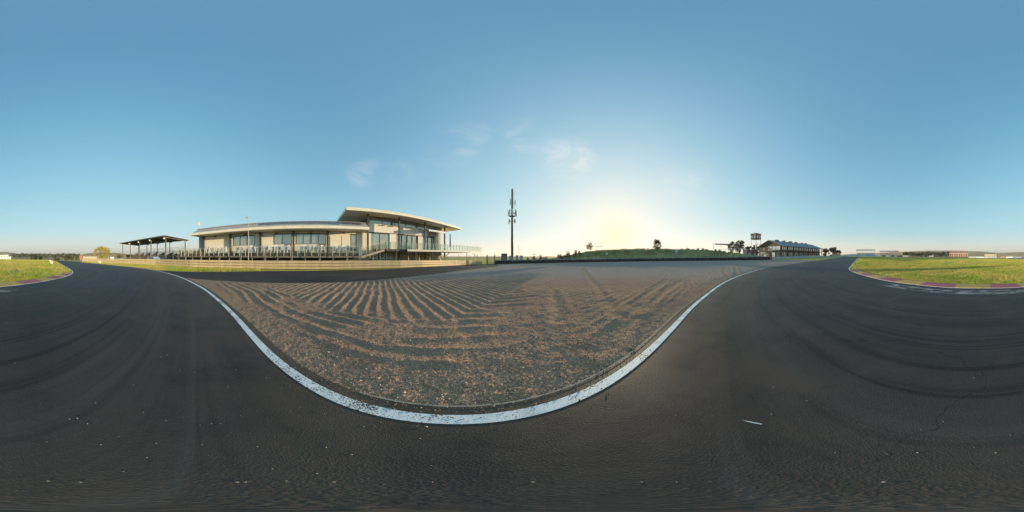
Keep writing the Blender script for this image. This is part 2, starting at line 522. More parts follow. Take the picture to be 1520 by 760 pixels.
# paint, worn through to the tarmac
def worn_paint(name, col, wear=.55, base=(.05, .047, .045), rough=.55):
    m = NT(name)
    p = m.pos()
    a = m.noise(62, 5, .72, p); b = m.noise(2.2, 4, .65, p); f = m.noise(110, 3, .7, p)
    c = m.mix(m.rng_(b, .3, .7), tuple(x * .82 for x in col), col)
    c = m.mix(m.rng_(f, .45, .8, 0, .35), c, tuple(x * .6 for x in col))
    c = m.mix(m.rng_(m.noise(1.3, 5, .7, p), .46, .72, 0, .6), c, tuple(x * .45 for x in col))
    lim = m.rng_(b, .38, .66, .66, .66 - wear * .16)
    hole = m.rng_(m.math('SUBTRACT', a, lim), -.015, .02)
    c = m.mix(hole, c, base)
    h = m.math('SUBTRACT', m.math('MULTIPLY', a, .4), m.math('MULTIPLY', hole, .5))
    return m.out(Base_Color=c, Roughness=rough, Specular_IOR_Level=.3, Normal=m.bump(h, .7, .008))
MAT_WHITE = worn_paint('line_white', (.84, .84, .84), 1.1)
MAT_KRED = worn_paint('kerb_red', (.36, .085, .10), 1.1, (.17, .11, .10))
MAT_KYEL = worn_paint('kerb_yellow', (.50, .32, .055), 1.0, (.17, .13, .085))
MAT_CONC = paint('concrete', (.30, .27, .22), .85, .2, 5, bump=.004)


GEDGE_PX = [(347, 458.7), (371, 477.5), (395, 503), (422, 525), (456.5, 547.6), (490.7, 566), (525, 581.8), (559, 592), (610, 600.6), (661.7, 603.3), (701, 603), (752.6, 599),
            (804, 588.6), (838, 578), (882.5, 561), (910, 544), (941, 523.6), (965, 501), (992, 476), (1019, 453.5), (1043, 438), (1070.6, 419.2)]
gedge = trace(GEDGE_PX)
i_near = [int(np.argmin(np.hypot(*(outer - g).T))) for g in gedge]
d_near = [float(np.min(np.hypot(*(outer - g).T))) for g in gedge]
sh = np.interp(np.arange(len(outer)), [0, i_near[0] - 60] + i_near + [i_near[-1] + 40, len(outer)], [.30, .30] + d_near + [.35, .35])
sh = np.convolve(np.pad(sh, 6, 'edge'), np.ones(13) / 13, 'valid')
sh = np.clip(sh, .07, .5)
shoulder = outer + normals(outer) * sh[:, None]
shoulder_x = extend(shoulder, 70, 40)

track = strip('race_track', shoulder_x, inner_x, MAT_TRACK, rows=28, n=1500)
def line_strip(name, C, w, mat, dz, off=0.0):
    nn = normals(C)
    return strip(name, C + nn * (off - w / 2), C + nn * (off + w / 2), mat, rows=4, dz=dz, n=1700)
line_strip('edge_line', outer, .125, MAT_WHITE, .006)
line_strip('edge_line', inner, .12, MAT_WHITE, .006, -.03)
i0 = i_near[6]; i1 = i_near[-1]
line_strip('gravel_edging', shoulder[i0:i1], .022, MAT_CONC, .008, .0)

# --- the old tarmac lane between gravel and guard rail
RT_PX = [(232, 400.9), (247.6, 402.0), (275, 403), (303, 403.2), (330.5, 403.3), (358, 403.0), (386, 402.4), (430, 402.1), (478, 401.8), (506, 400.9), (552, 400), (580, 399.1), (606, 397.7), (632.6, 396.1), (659, 394.6), (696, 393.3), (717, 392.5), (736, 392.1)]
RB_PX = [(236, 402.6), (252, 406.4), (269.7, 410.5), (289, 413.7), (312, 415.2), (339.7, 416.8), (377, 418.7), (413.7, 419.6), (450.5, 419.6), (480, 419), (506, 418.3), (529, 417), (552, 415.2), (575, 413.6), (601, 411.1), (622, 409), (653.7, 405.3), (685, 401), (706, 398.4), (727, 396.2), (741, 394.4)]
RT = spline(trace(RT_PX), .3); RB = spline(trace(RB_PX), .3)
strip('service_lane', RB, RT, MAT_RUNOFF, rows=10, dz=-.004, n=260)

# --- gravel trap: raked ridges, wheel ruts, loose stones
TYRE_PX = [(736, 392.1), (760, 391.6), (790, 391), (830, 390.1), (880, 389.2), (950, 388.1), (1003, 387.5), (1050, 387.1), (1100, 386.5), (1141, 386.0)]
tyre_line = spline(trace(TYRE_PX), .3)
beyond = [tuple(np.array(p) * (1 + 1.6 / np.hypot(*p))) for p in resample(tyre_line, n=16)]
gpoly = np.array([tuple(p) for p in resample(shoulder[int(np.argmin(np.hypot(*(outer - trace([(240, 403.6)])[0]).T))):int(np.argmin(np.hypot(*(outer - trace([(1215, 386.3)])[0]).T)))], n=110)] +
                 [at(1215, 45), at(1150, 46)] + beyond[::-1] + [tuple(p) for p in resample(RB[2:], n=48)[::-1]])
azs = np.radians(np.linspace(-124, 107, 880)); rs = np.geomspace(.85, 66, 600)
RR, AA = np.meshgrid(rs, azs, indexing='ij')
X, Y = RR * np.sin(AA), RR * np.cos(AA)
sd = dist_poly(X, Y, np.vstack([gpoly, gpoly[:1]])) * np.where(in_poly(X, Y, gpoly), 1, -1)
FN = np.array([math.sin(R(-70)), math.cos(R(-70))]); FT = np.array([math.sin(R(20)), math.cos(R(20))])   # across / along the clubhouse front
PP = X * FN[0] + Y * FN[1]; SS = X * FT[0] + Y * FT[1]
lump = fbm(X * 2.2, Y * 2.2, 4) - .5
wob = fbm(X * .55 + 9, Y * .55, 3) - .5
def comb(c, sp, sharp=1.5):
    t = np.abs(((c / sp) % 1) - .5) * 2           # 0 in the furrow .. 1 on the crest
    return t ** sharp
cA = X * math.cos(R(-47)) - Y * math.sin(R(-47)) + .24 * wob + .07 * lump
cB = -X * math.sin(R(0)) * 0 + (-.40 * X + .917 * Y)
mA = sstep(3.4, 4.1, cB - np.clip(X + 1.5, 0, None) * 2.0 + .5 * lump) * sstep(22, 8, RR)
mA *= 1 - .75 * np.exp(-((PP - 8.15 - .2 * wob) / .22) ** 2) - .8 * np.exp(-((PP - 6.95 - .3 * wob) / .26) ** 2)
mA *= .55 + .6 * vnoise(X * .7 + 40, Y * .7)
crumb = .45 + 1.1 * fbm(X * 5.5 + 31, Y * 5.5, 3)
ridA = comb(cA, .34, 1.3) * .033 * mA * crumb
cb2 = cB + .34 * wob + .10 * lump + .10 * np.sin(X * 1.1)
mB = sstep(.45, 1.1, sd) * (1 - sstep(3.4, 4.1, cB - np.clip(X + 1.5, 0, None) * 2.0 + .5 * lump)) * sstep(30, 10, RR)
mB *= sstep(.27, .52, fbm(X * .9 + 3, Y * .9 + 70, 3))
rB = sstep(-.5, 2.0, X)
ridB = (comb(cb2, .40, 2.0) * .042 * (1 - rB) + comb(cb2, .33, 1.6) * .015 * rB) * np.maximum(mB, .35 * rB * sstep(.5, 1.2, sd)) * sstep(19, 5, RR) * crumb
# wheel ruts, sandier than the rest
ruts = [[(988, 416), (960, 437), (938, 462), (915, 492), (890, 520)], [(865, 398), (890, 430), (917, 470)], [(822, 432), (827, 455), (829, 476)], [(1010, 418), (984, 434), (950, 462)],
        [(1076, 396), (1074, 404), (1080, 410)], [(1090, 396), (1093, 402), (1093, 408)]]
sand_lit = np.zeros_like(X); rut = np.zeros_like(X)
for k, rp in enumerate(ruts):
    C = resample(trace(rp), n=14)
    d = dist_poly(X, Y, C) + .12 * (lump + wob)
    g = np.exp(-(d / .17) ** 2)
    sand_lit = np.maximum(sand_lit, g * .9); rut += -.012 * g + .010 * np.exp(-((d - .32) / .13) ** 2)
ridA *= 1 - .8 * np.clip(sand_lit, 0, 1); ridB *= 1 - .7 * np.clip(sand_lit, 0, 1)
pit = .026 * lump * (1 - .5 * sstep(5, 10, RR)) * sstep(.15, .8, sd) + .02 * wob * sstep(.5, 3, sd) + .012 * (fbm(X * 7, Y * 7, 2) - .5)
grain = (fbm(X * 28, Y * 28, 2) - .5) * .010 * sstep(9, 3, RR)
Z = -.015 + ridA + ridB + rut + pit + grain + .03 * sstep(0, 1.0, sd)
Z = np.where(sd > 0, np.minimum(Z, -.012 + .14 * sd), -.16)
Z = gz(X, Y) + Z
edge = np.exp(-np.clip(sd, 0, None) / .28)
sand_lit = np.clip(np.maximum(sand_lit, .9 * edge) + .5 * np.exp(-((PP - 8.15) / .3) ** 2) * sstep(12, 6, SS) + .5 * np.exp(-((PP - 6.95) / .3) ** 2) * sstep(6, 2, SS), 0, 1)
sand_lit = np.clip(np.maximum(sand_lit, .55 * np.clip(mA, 0, 1) * sstep(16, 8, RR)), 0, 1); sand_lit = np.maximum(sand_lit, .42 * mB * sstep(12, 6, RR))  # raked zones also get the sandy tone, painting in their sunlit warmth
keep = sd > -.35
fcs = grid_faces(len(rs), len(azs))[:, ::-1]
fk = keep.ravel()[fcs].any(1)
m = NT('gravel')
p = m.pos()
vo = m.n('ShaderNodeTexVoronoi', {'Vector': p, 'Scale': 80.0})
vo2 = m.n('ShaderNodeTexVoronoi', {'Vector': p, 'Scale': 33.0})
sv = m.n('ShaderNodeSeparateColor', {0: vo.outputs['Color']})
sv2 = m.n('ShaderNodeSeparateColor', {0: vo2.outputs['Color']})
c = m.mix(sv.outputs[0], (.200, .117, .080), (.49, .305, .205))
c = m.mix(m.rng_(sv.outputs[1], .86, .95), c, (.60, .43, .30))
c = m.mix(m.rng_(sv2.outputs[1], .80, .9, 0, .45), c, (.46, .315, .225))
c = m.mix(m.rng_(m.noise(1.3, 5, .6), .40, .75, 0, .4), c, (.25, .135, .076))
c = m.mix(m.math('MULTIPLY', m.attr('sand_lit'), m.rng_(m.noise(9, 4, .6), .25, .6, .35, .9)), c, (.34, .24, .155))
c = m.mix(m.rng_(m.noise(.25, 3), .4, .65, 0, .3), c, (.23, .155, .12))
c = m.mix(m.math('MULTIPLY', m.attr('far_shade'), .92), c, m.mix(sv.outputs[0], (.195, .165, .145), (.44, .375, .33)))  # greyer with distance: fine shading of the far gravel put into its colour
h = m.math('ADD', m.math('MULTIPLY', m.rng_(vo.outputs['Distance'], .0, .75), -1.0), m.math('MULTIPLY', m.rng_(vo2.outputs['Distance'], .0, .75), -.8))
MAT_GRAVEL = m.out(Base_Color=c, Roughness=1.0, Specular_IOR_Level=.0, Normal=m.bump(h, .7, .010))
gr = np_mesh('gravel_trap', np.stack([X, Y, Z], -1).reshape(-1, 3), fcs[fk], MAT_GRAVEL, attrs={'sand_lit': sand_lit.ravel(), 'far_shade': (sstep(6.5, 15, RR) * (1 - sand_lit)).ravel()})
gr['kind'] = 'structure'

# loose stones on the gravel (far too many to count)
ico_v = np.array([(0, 0, 1), (.894, 0, .447), (.276, .851, .447), (-.724, .526, .447), (-.724, -.526, .447), (.276, -.851, .447), (.724, .526, -.447), (-.276, .851, -.447), (-.894, 0, -.447), (-.276, -.851, -.447), (.724, -.526, -.447), (0, 0, -1)])
ico_f = np.array([(0, 1, 2), (0, 2, 3), (0, 3, 4), (0, 4, 5), (0, 5, 1), (1, 6, 2), (2, 7, 3), (3, 8, 4), (4, 9, 5), (5, 10, 1), (6, 7, 2), (7, 8, 3), (8, 9, 4), (9, 10, 5), (10, 6, 1), (6, 11, 7), (7, 11, 8), (8, 11, 9), (9, 11, 10), (10, 11, 6)])
def stone_mesh(name, xs, ys, zs, size, mat):
    n = len(xs)
    jit = 1 + rng.uniform(-.28, .28, (n, 12, 1))
    sc = np.stack([rng.uniform(.8, 1.3, n), rng.uniform(.7, 1.1, n), rng.uniform(.5, .85, n)], -1)[:, None, :]
    V = ico_v[None] * jit * sc * size[:, None, None]
    a = rng.uniform(0, 6.28, n); ca, sa = np.cos(a)[:, None], np.sin(a)[:, None]
    V = np.stack([V[..., 0] * ca - V[..., 1] * sa + xs[:, None], V[..., 0] * sa + V[..., 1] * ca + ys[:, None], V[..., 2] + zs[:, None]], -1)
    F = ico_f[None] + (np.arange(n) * 12)[:, None, None]
    return np_mesh(name, V.reshape(-1, 3), F.reshape(-1, 3), mat, smooth=False)
m = NT('stone_chips')
rp = m.n('ShaderNodeNewGeometry').outputs['Random Per Island']
cr = m.n('ShaderNodeValToRGB', {0: rp})
e = cr.color_ramp.elements
e[0].color = (.115, .085, .068, 1); e[1].color = (.66, .48, .33, 1); e.new(.4).color = (.22, .15, .11, 1); e.new(.85).color = (.36, .24, .16, 1)
MAT_STONE = m.out(Base_Color=cr.outputs[0], Roughness=.85, Specular_IOR_Level=.2)
ii = rng.choice(np.flatnonzero(((sd > .03) & (RR < 7.5)).ravel()), 17000)
jx = X.ravel()[ii] + rng.normal(0, .012, len(ii)); jy = Y.ravel()[ii] + rng.normal(0, .012, len(ii))
sz = np.clip(rng.lognormal(math.log(.0047), .45, len(ii)), .004, .022) * (1 + .04 * np.hypot(jx, jy))
st = stone_mesh('gravel_stones', jx, jy, Z.ravel()[ii] + sz * .25, sz, MAT_STONE)
setp(st, 'small loose grey and tan stones strewn over the gravel trap', 'gravel', kind='stuff')

ii = rng.choice(np.flatnonzero(((sd < .03) & (sd > -.5) & (RR < 14)).ravel()), 8000)
ii = ii[rng.random(len(ii)) < np.exp(sd.ravel()[ii] / .075) * .9 + .004]
jx = X.ravel()[ii] + rng.normal(0, .015, len(ii)); jy = Y.ravel()[ii] + rng.normal(0, .015, len(ii))
sz = np.clip(rng.lognormal(math.log(.0032), .4, len(ii)), .002, .009) * (1 + .05 * np.hypot(jx, jy))
st = stone_mesh('spilled_stones', jx, jy, gz(jx, jy) + .006 + sz * .3, sz, MAT_STONE)
setp(st, 'fine stones spilled from the gravel onto the tarmac edge', 'gravel', kind='stuff')

# --- terrain sheet to the horizon
ra = np.concatenate([[.4], np.geomspace(1.2, 6000, 260)]); aa = np.radians(np.linspace(0, 360, 481))
R2, A2 = np.meshgrid(ra, aa, indexing='ij')
TX, TY = R2 * np.sin(A2), R2 * np.cos(A2)
TZ = gz(TX, TY) - .055 + np.where(R2 > 60, (fbm(TX * .01, TY * .01, 3) - .5) * np.clip((R2 - 60) / 300, 0, 1) * 1.2, 0)
TZ = TZ - sstep(250, 900, R2) * 3.0
def grass_mat(name, green, dry, dirt, dryness=.5, far=False):
    m = NT(name)
    p = m.pos()
    big = m.noise(.07, 4, .6, p); mid = m.noise(.55, 5, .65, p); fine = m.noise(7.5, 4, .7, p)
    f = m.math('ADD', m.math('MULTIPLY', big, .55), m.math('MULTIPLY', mid, .45))
    c = m.mix(m.rng_(f, .40 - .1 * dryness, .62 - .1 * dryness), green, dry)
    c = m.mix(m.rng_(fine, .35, .75, 0, .6), c, tuple(x * 1.7 for x in dry))
    c = m.mix(m.rng_(m.noise(1.4, 5, .7, p), .60, .72, 0, .8), c, dirt)
    if far:
        c = m.mix(m.math('MULTIPLY', m.attr('dry'), m.rng_(m.noise(.012, 4, .6, p), .2, .6, .6, 1.0)), c, (.36, .235, .115))
    h = m.noise(14, 5, .75, p)
    n1 = m.bump(h, 1.0, .10)
    return m.out(Base_Color=c, Roughness=.95, Specular_IOR_Level=.08, Normal=m.bump(m.noise(2.2, 4, .6, p), .7, .18, n1))
MAT_TERRAIN = grass_mat('grass_ground', (.17, .22, .035), (.40, .34, .085), (.30, .20, .090), far=True)
ter = np_mesh('ground', np.stack([TX, TY, TZ], -1).reshape(-1, 3), grid_faces(len(ra), len(aa))[:, ::-1], MAT_TERRAIN, attrs={'dry': (sstep(120, 230, R2)).ravel()})
ter['kind'] = 'structure'

# --- kerb: painted concrete blocks that rise away from the tarmac
KB_PX = [(1259.6, 399.6), (1261.5, 401.3), (1266.5, 404.2), (1274, 406.8), (1284.5, 409.7), (1301, 414.2), (1326, 418.7), (1364, 423.6), (1416, 427.4), (1470, 428), (1517, 426.8), (35.5, 422.2), (66, 417.7), (82, 414.7), (96, 411.3), (101, 409.5), (106, 406.8), (108.3, 404.5)]
kb_i = [int(np.argmin(np.hypot(*(inner - ground(*q)).T))) for q in KB_PX]
nin = -normals(inner)
def kerb_pt(i, o_, z): 
    q = inner[i] + nin[i] * o_
    return (q[0], q[1], gzf(q[0], q[1]) + z)
kb = MB()
i_lo, i_hi = min(kb_i), max(kb_i)
prof = [(.07, -.06), (.07, .008), (.92, .036), (.98, -.06)]
def sweep(mb, ia, ib, prof, step=2):
    ids = list(range(ia, ib, step)) + [ib]; n = len(prof)
    v = [kerb_pt(i, o_, z) for i in ids for o_, z in prof]
    f = [(j * n + k, j * n + k + 1, (j + 1) * n + k + 1, (j + 1) * n + k) for j in range(len(ids) - 1) for k in range(n - 1)]
    f += [tuple(range(n)), tuple(range((len(ids) - 1) * n, len(ids) * n))[::-1]]
    mb.add(v, f)
sweep(kb, i_lo, i_hi, prof)
kerb = kb.build('kerb', MAT_CONC); kerb['kind'] = 'structure'
for k in range(len(kb_i) - 1):
    a, b = sorted((kb_i[k], kb_i[k + 1]))
    if b - a < 2: continue
    q = MB()
    wdt = .42 + .42 * min(1, k / 4, (len(kb_i) - 2 - k) / 4 + .3)
    sweep(q, a, b, [(.075, 0), (.075, .018), (.075 + wdt, .066), (.08 + wdt, 0)])
    q.build('kerb_block', MAT_KYEL if k % 2 == 0 else MAT_KRED, kerb)

# ------------------------------------------------------------------ guard rails
MAT_RAIL = paint('galvanised_dull', (.52, .42, .26), .6, .14, 1.6, .1, dirt=.4, dcol=(.27, .17, .09))
MAT_RAIL2 = paint('galvanised_blue', (.40, .45, .48), .5, .12, 1.2, .3, dirt=.2)
MAT_POST = paint('post_steel', (.30, .28, .25), .6, .15, 2, .2)
RUST = paint('rust', (.25, .11, .05), .85, .3, 5)

W_PROF = [(.0, -.155), (-.045, -.145), (-.085, -.105), (-.085, -.065), (-.03, -.022), (-.03, .022), (-.085, .065), (-.085, .105), (-.045, .145), (.0, .155)]
_rail_mesh = {}
def rail_mesh(length, mat):
    key = (round(length, 2), mat.name)
    if key not in _rail_mesh:
        v, f = [], []
        nx = 2
        th = .012
        outl = [(y, z) for y, z in W_PROF] + [(y + th, z) for y, z in W_PROF[::-1]]
        n = len(outl)
        v = [(0, y, z) for y, z in outl] + [(length, y, z) for y, z in outl]
        f = [(i, (i + 1) % n, n + (i + 1) % n, n + i) for i in range(n)]
        me = bpy.data.meshes.new('rail'); me.from_pydata(v, [], f); me.materials.append(mat); me.update()
        _rail_mesh[key] = me
    return _rail_mesh[key]

def guard_rail(name, label, pts, tiers, mat, side=1, seg=4.0, group=None):
    """posts and one W-beam per bay and tier; the beam face looks to -normal*side"""
    C = resample(np.array(pts), step=seg)
    t = thing(name, label, 'guard rail', (C[0][0], C[0][1], gzf(*C[0])), group)
    base = t.location
    pm = MB(); pm.box(-.05, .05, .0, .10, -.3, tiers[-1] + .17)
    post0 = None
    for i in range(len(C)):
        j = min(i, len(C) - 2)
        d = C[j + 1] - C[j]; yaw = math.atan2(d[1], d[0])
        if side < 0: yaw_p = yaw + math.pi
        else: yaw_p = yaw
        if post0 is None:
            post0 = pm.build('post', MAT_POST); o = post0
        else:
            o = post0.copy(); COL.objects.link(o)
        o.parent = t
        o.location = (C[i][0] - base.x, C[i][1] - base.y, gzf(*C[i]) - base.z); o.rotation_euler = (0, 0, yaw_p)
        if i < len(C) - 1:
            for zz in tiers:
                a, b = (C[i], C[i + 1]) if side > 0 else (C[i + 1], C[i])
                L_ = float(np.hypot(*(b - a))); za, zb = gzf(*a), gzf(*b)
                r = bpy.data.objects.new('rail', rail_mesh(L_ + .05, mat)); COL.objects.link(r); r.parent = t
                r.location = (a[0] - base.x, a[1] - base.y, za - base.z + zz + random.uniform(-.012, .012))
                r.rotation_euler = (random.uniform(-.04, .04), -math.atan2(zb - za, L_), math.atan2(b[1] - a[1], b[0] - a[0]))
    return t

BAR_PX = [(120, 388.2), (160, 390.0), (200, 391.9), (240, 393.4), (260, 395), (300, 396.8), (340, 397.8), (386, 399), (450, 399.5), (520, 399), (560, 398.3), (606, 397.2), (660, 394.9), (700, 393.0), (718, 392.2)]
bar = box_smooth(spline(trace(BAR_PX), .4), 8)
guard_rail('guard_rail', 'long weathered triple steel guard rail in front of the clubhouse and grandstand', bar, (.17, .525, .88), MAT_RAIL, side=1)

# --- clubhouse frame: s along the front, p away from the camera, z up
def F(s_, p_, z): return (FT[0] * s_ + FN[0] * p_, FT[1] * s_ + FN[1] * p_, z)
def rel(px): return R(az_of(px) + 70)
def sx_(px, p): return p * math.tan(rel(px))
def zy(px, py, p): return EYE + p / math.cos(rel(px)) * math.tan(R(el_of(py)))

WALL = paint('render_cream', (.80, .74, .60), .8, .05, 1.2, bump=.002)
WALLW = paint('render_white', (.83, .80, .72), .8, .05, 1.2)
FASC = paint('fascia_cream', (.82, .76, .64), .6, .06, .7, dirt=.25, dcol=(.42, .22, .10))
SOFF = paint('soffit', (.76, .66, .54), .7, .06, .6)
ROOFM = paint('roof_sheet', (.42, .38, .33), .55, .12, 1.4, .2)
DARK = paint('dark_steel', (.055, .055, .06), .5, .2, 2)
FRAME = paint('window_frame', (.05, .05, .052), .45, .2, 3)
DECKM = paint('deck_timber', (.16, .105, .07), .8, .25, 4)
DECKF = paint('deck_beam', (.17, .15, .13), .75, .2, 3)
STEPM = paint('terrace_face', (.11, .095, .08), .85, .25, 3)
PANE = glass('window_glass', (.40, .44, .40))
PANE2 = glass('window_glass_upper', (.30, .35, .33))
RGLASS = clear_glass('rail_glass', (.86, .90, .88), .015, .012)
RGLASS2 = clear_glass('terrace_glass', (.90, .96, .92), .03, .05)
STAIN = paint('rail_post_steel', (.44, .39, .31), .6, .1, 4, .1)
SOLAR = paint('solar_panel', (.11, .12, .15), .25, .15, 2, .1, spec=.6)
GREYP = paint('grey_panel', (.34, .34, .35), .6, .1, 2)

P_WALL, P_EAVE, P_DECK, P_STEP = 26.0, 23.5, 21.5, 23.0
Z_DECK, Z_TERR = 1.6, 2.1
ZW_TOP = 5.52
club = thing('clubhouse', 'long cream clubhouse with flat overhanging roofs and a raised glazed pavilion at one end', 'building', F(0, 28, 0))
def cb(name, mat, *boxes, parent=club, sm=False):
    q = MB(F)
    for b in boxes: q.box(*b)
    return q.build(name, mat, parent, sm)

# lower wing walls, split round the openings
s_l = sx_(296, P_WALL); s_r = 9.7
ops = []   # (s0, s1, z0, z1, kind, panes)
def opening(x0, x1, y0, y1, panes, kind='window'):
    xm = (x0 + x1) / 2
    ops.append((sx_(x0, P_WALL), sx_(x1, P_WALL), zy(xm, y1, P_WALL), zy(xm, y0, P_WALL), kind, panes))
opening(346.5, 378, 349.3, 364.5, 3)
opening(406.5, 433, 346.6, 362.6, 2)
opening(439.5, 484, 346.4, 362.4, 4)
opening(520.5, 529, 347.3, 372, 1, 'door')
edges = [s_l] + [v for o_ in ops for v in o_[:2]] + [s_r]
for k in range(0, len(edges), 2):
    cb('wall', WALL, (edges[k], edges[k + 1], P_WALL, P_WALL + .25, 1.2, ZW_TOP))
for (a, b, z0, z1, kind, panes) in ops:
    if z0 > 1.25: cb('wall', WALL, (a, b, P_WALL + .004, P_WALL + .25, 1.2, z0))
    cb('wall', WALL, (a, b, P_WALL + .004, P_WALL + .25, z1, ZW_TOP))
    w = MB(F); e_ = .07
    w.box(a, b, P_WALL - .03, P_WALL + .12, z1 - .16, z1); w.box(a, b, P_WALL - .03, P_WALL + .12, z0, z0 + e_)
    w.box(a, a + e_, P_WALL - .028, P_WALL + .12, z0 + e_, z1 - .16); w.box(b - e_, b, P_WALL - .028, P_WALL + .12, z0 + e_, z1 - .16)
    for j in range(1, panes):
        sm_ = a + (b - a) * j / panes; hw = .08 if (panes == 4 and j == 2) else .035
        w.box(sm_ - hw, sm_ + hw, P_WALL - .026, P_WALL + .1, z0 + e_, z1 - .16)
    wf = w.build('door' if kind == 'door' else 'window', FRAME, club)
    for j in range(panes):
        g0 = a + e_ + (b - a - 2 * e_) * j / panes; g1 = a + e_ + (b - a - 2 * e_) * (j + 1) / panes
        q = MB(F); q.box(g0 + .01, g1 - .01, P_WALL + .05 + .004 * j, P_WALL + .07 + .004 * j, z0 + e_ - .02, z1 - .15)
        q.build('pane', PANE, wf)
    if kind == 'door':
        q = MB(F); q.box(b - .2, b - .16, P_WALL - .08, P_WALL - .03, z0 + 1.0, z0 + 1.35); q.build('handle', STAIN, wf)
    else:
        q = MB(F); q.box(a - .08, b + .08, P_WALL - .09, P_WALL - .002, z0 - .07, z0 - .003); q.build('sill', WALLW, wf)
# side and rear walls
cb('wall', WALL, (s_l, s_l + .25, P_WALL + .25, 36, 1.0, ZW_TOP))
cb('wall', WALL, (s_l + .25, s_r, 35.75, 36, 1.0, ZW_TOP))
cb('corner_panel', GREYP, (s_l - .05, sx_(301.5, P_WALL), P_WALL - .12, P_WALL - .003, 1.2, ZW_TOP - .02))
for px in (302.3, 342, 386.6, 435.6, 486.3):
    s0 = sx_(px, P_WALL - .3)
    cb('pilaster', DARK, (s0 - .16, s0 + .16, P_WALL - .45, P_WALL - .13, 1.0, ZW_TOP + .05))
for x0, x1 in ((379, 385),):
    cb('pier', WALLW, (sx_(x0, P_WALL), sx_(x1, P_WALL), P_WALL - .1, P_WALL - .003, 1.2, ZW_TOP - .02))
# roller shutters
for x0, x1 in ((490, 506), (507.6, 519.2)):
    a, b = sx_(x0, P_WALL), sx_(x1, P_WALL)
    sh_ = cb('shutter', WALL, (a, b, P_WALL - .05, P_WALL - .003, 2.1, zy(505, 350, P_WALL)))
    for j in range(9):
        z_ = 2.2 + j * .27
        cb('slat', WALL, (a + .02, b - .02, P_WALL - .062, P_WALL - .052, z_, z_ + .22), parent=sh_)
a, b = sx_(303.5, P_WALL), sx_(336, P_WALL)
sh_ = cb('shutter', WALL, (a, b, P_WALL - .05, P_WALL - .003, 2.1, zy(320, 351.5, P_WALL)))
for j in range(10):
    cb('slat', WALL, (a + .02, b - .02, P_WALL - .062, P_WALL - .052, 2.2 + j * .27, 2.2 + j * .27 + .22), parent=sh_)
# lower roof: fascia slab, soffit, pitched skirt, flat top
rs0, rs1 = sx_(281.5, P_EAVE), 8.5
cb('fascia', FASC, (rs0, rs1, P_EAVE, P_EAVE + .12, 5.66, 6.08))
cb('fascia', FASC, (rs0, rs0 + .12, P_EAVE + .123, 36.6, 5.66, 6.08))
cb('soffit', SOFF, (rs0 + .12, rs1, P_EAVE + .12, 36.5, 5.60, 5.70))
sk = MB(F)
u0 = sx_(291.5, 25.0)
sk.prism([(P_EAVE + .125, 5.72), (P_EAVE + .125, 6.07), (25.4, 7.02), (25.4, 5.72)], u0, rs1)
sk.build('roof', ROOFM, club)
cb('roof_top', ROOFM, (u0, rs1, 25.405, 36.4, 5.72, 7.06))
cb('gutter', paint('gutter', (.30, .28, .26), .5), (u0 - .02, rs1, 25.30, 25.40, 7.07, 7.15))
n_pan = 22
for j in range(n_pan):
    a = sx_(384, 24.6) + j * (7.6 - sx_(384, 24.6)) / n_pan; b = a + (7.6 - sx_(384, 24.6)) / n_pan - .03
    q = MB(F)
    lo = .30 if j in (15, 16) else .47
    def sk_pt(s_, t_, o_=0.03): return (s_, P_EAVE + .125 + (25.4 - P_EAVE - .125) * t_ - o_ * .45, 6.07 + .95 * t_ + o_)
    q.hexa([sk_pt(a, lo, .01), sk_pt(b, lo, .01), sk_pt(b, .97, .01), sk_pt(a, .97, .01), sk_pt(a, lo, .05), sk_pt(b, lo, .05), sk_pt(b, .97, .05), sk_pt(a, .97, .05)])
    q.build('solar_panel', SOLAR, club)
# lamps under the eave
WLAMP = paint('wall_lamp', (.40, .22, .07), .5)
for px in (320, 364, 410.5, 461.5, 511):
    s0 = sx_(px, P_WALL - .1)
    cb('wall_lamp', paint('lamp_brown', (.16, .08, .05), .5), (s0 - .16, s0 + .16, P_WALL - .3, P_WALL - .003, 5.25, 5.42))
# deck, terrace step and undercroft
dl, dr = sx_(262, P_DECK), sx_(537, P_DECK)
cb('deck_floor', DECKM, (dl, dr, P_DECK + .1, P_STEP - .003, 1.46, 1.60))
cb('deck_beam', DECKF, (dl, dr, P_DECK, P_DECK + .097, 1.38, 1.585))
cb('deck_beam', DECKF, (dl, dl + .1, P_DECK + .1, 30, 1.30, 1.45))
cb('terrace_step', STEPM, (dl + 1.5, dr, P_STEP, P_STEP + .3, 1.2, 1.86))
cb('terrace_step', STEPM, (dl + 1.5, dr, P_STEP + .303, P_STEP + .6, 1.2, 2.02))
cb('terrace_floor', paint('terrace_paving', (.30, .26, .21), .85), (dl + 1.5, dr, P_STEP + .603, P_WALL - .003, 1.2, Z_TERR))
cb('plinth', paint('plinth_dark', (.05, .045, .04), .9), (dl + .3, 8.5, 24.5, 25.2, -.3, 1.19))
for k in range(17):
    s0 = dl + .4 + k * (dr - dl - .6) / 16
    cb('deck_post', DECKF, (s0 - .06, s0 + .06, P_DECK + .12, P_DECK + .24, -.3, 1.455))

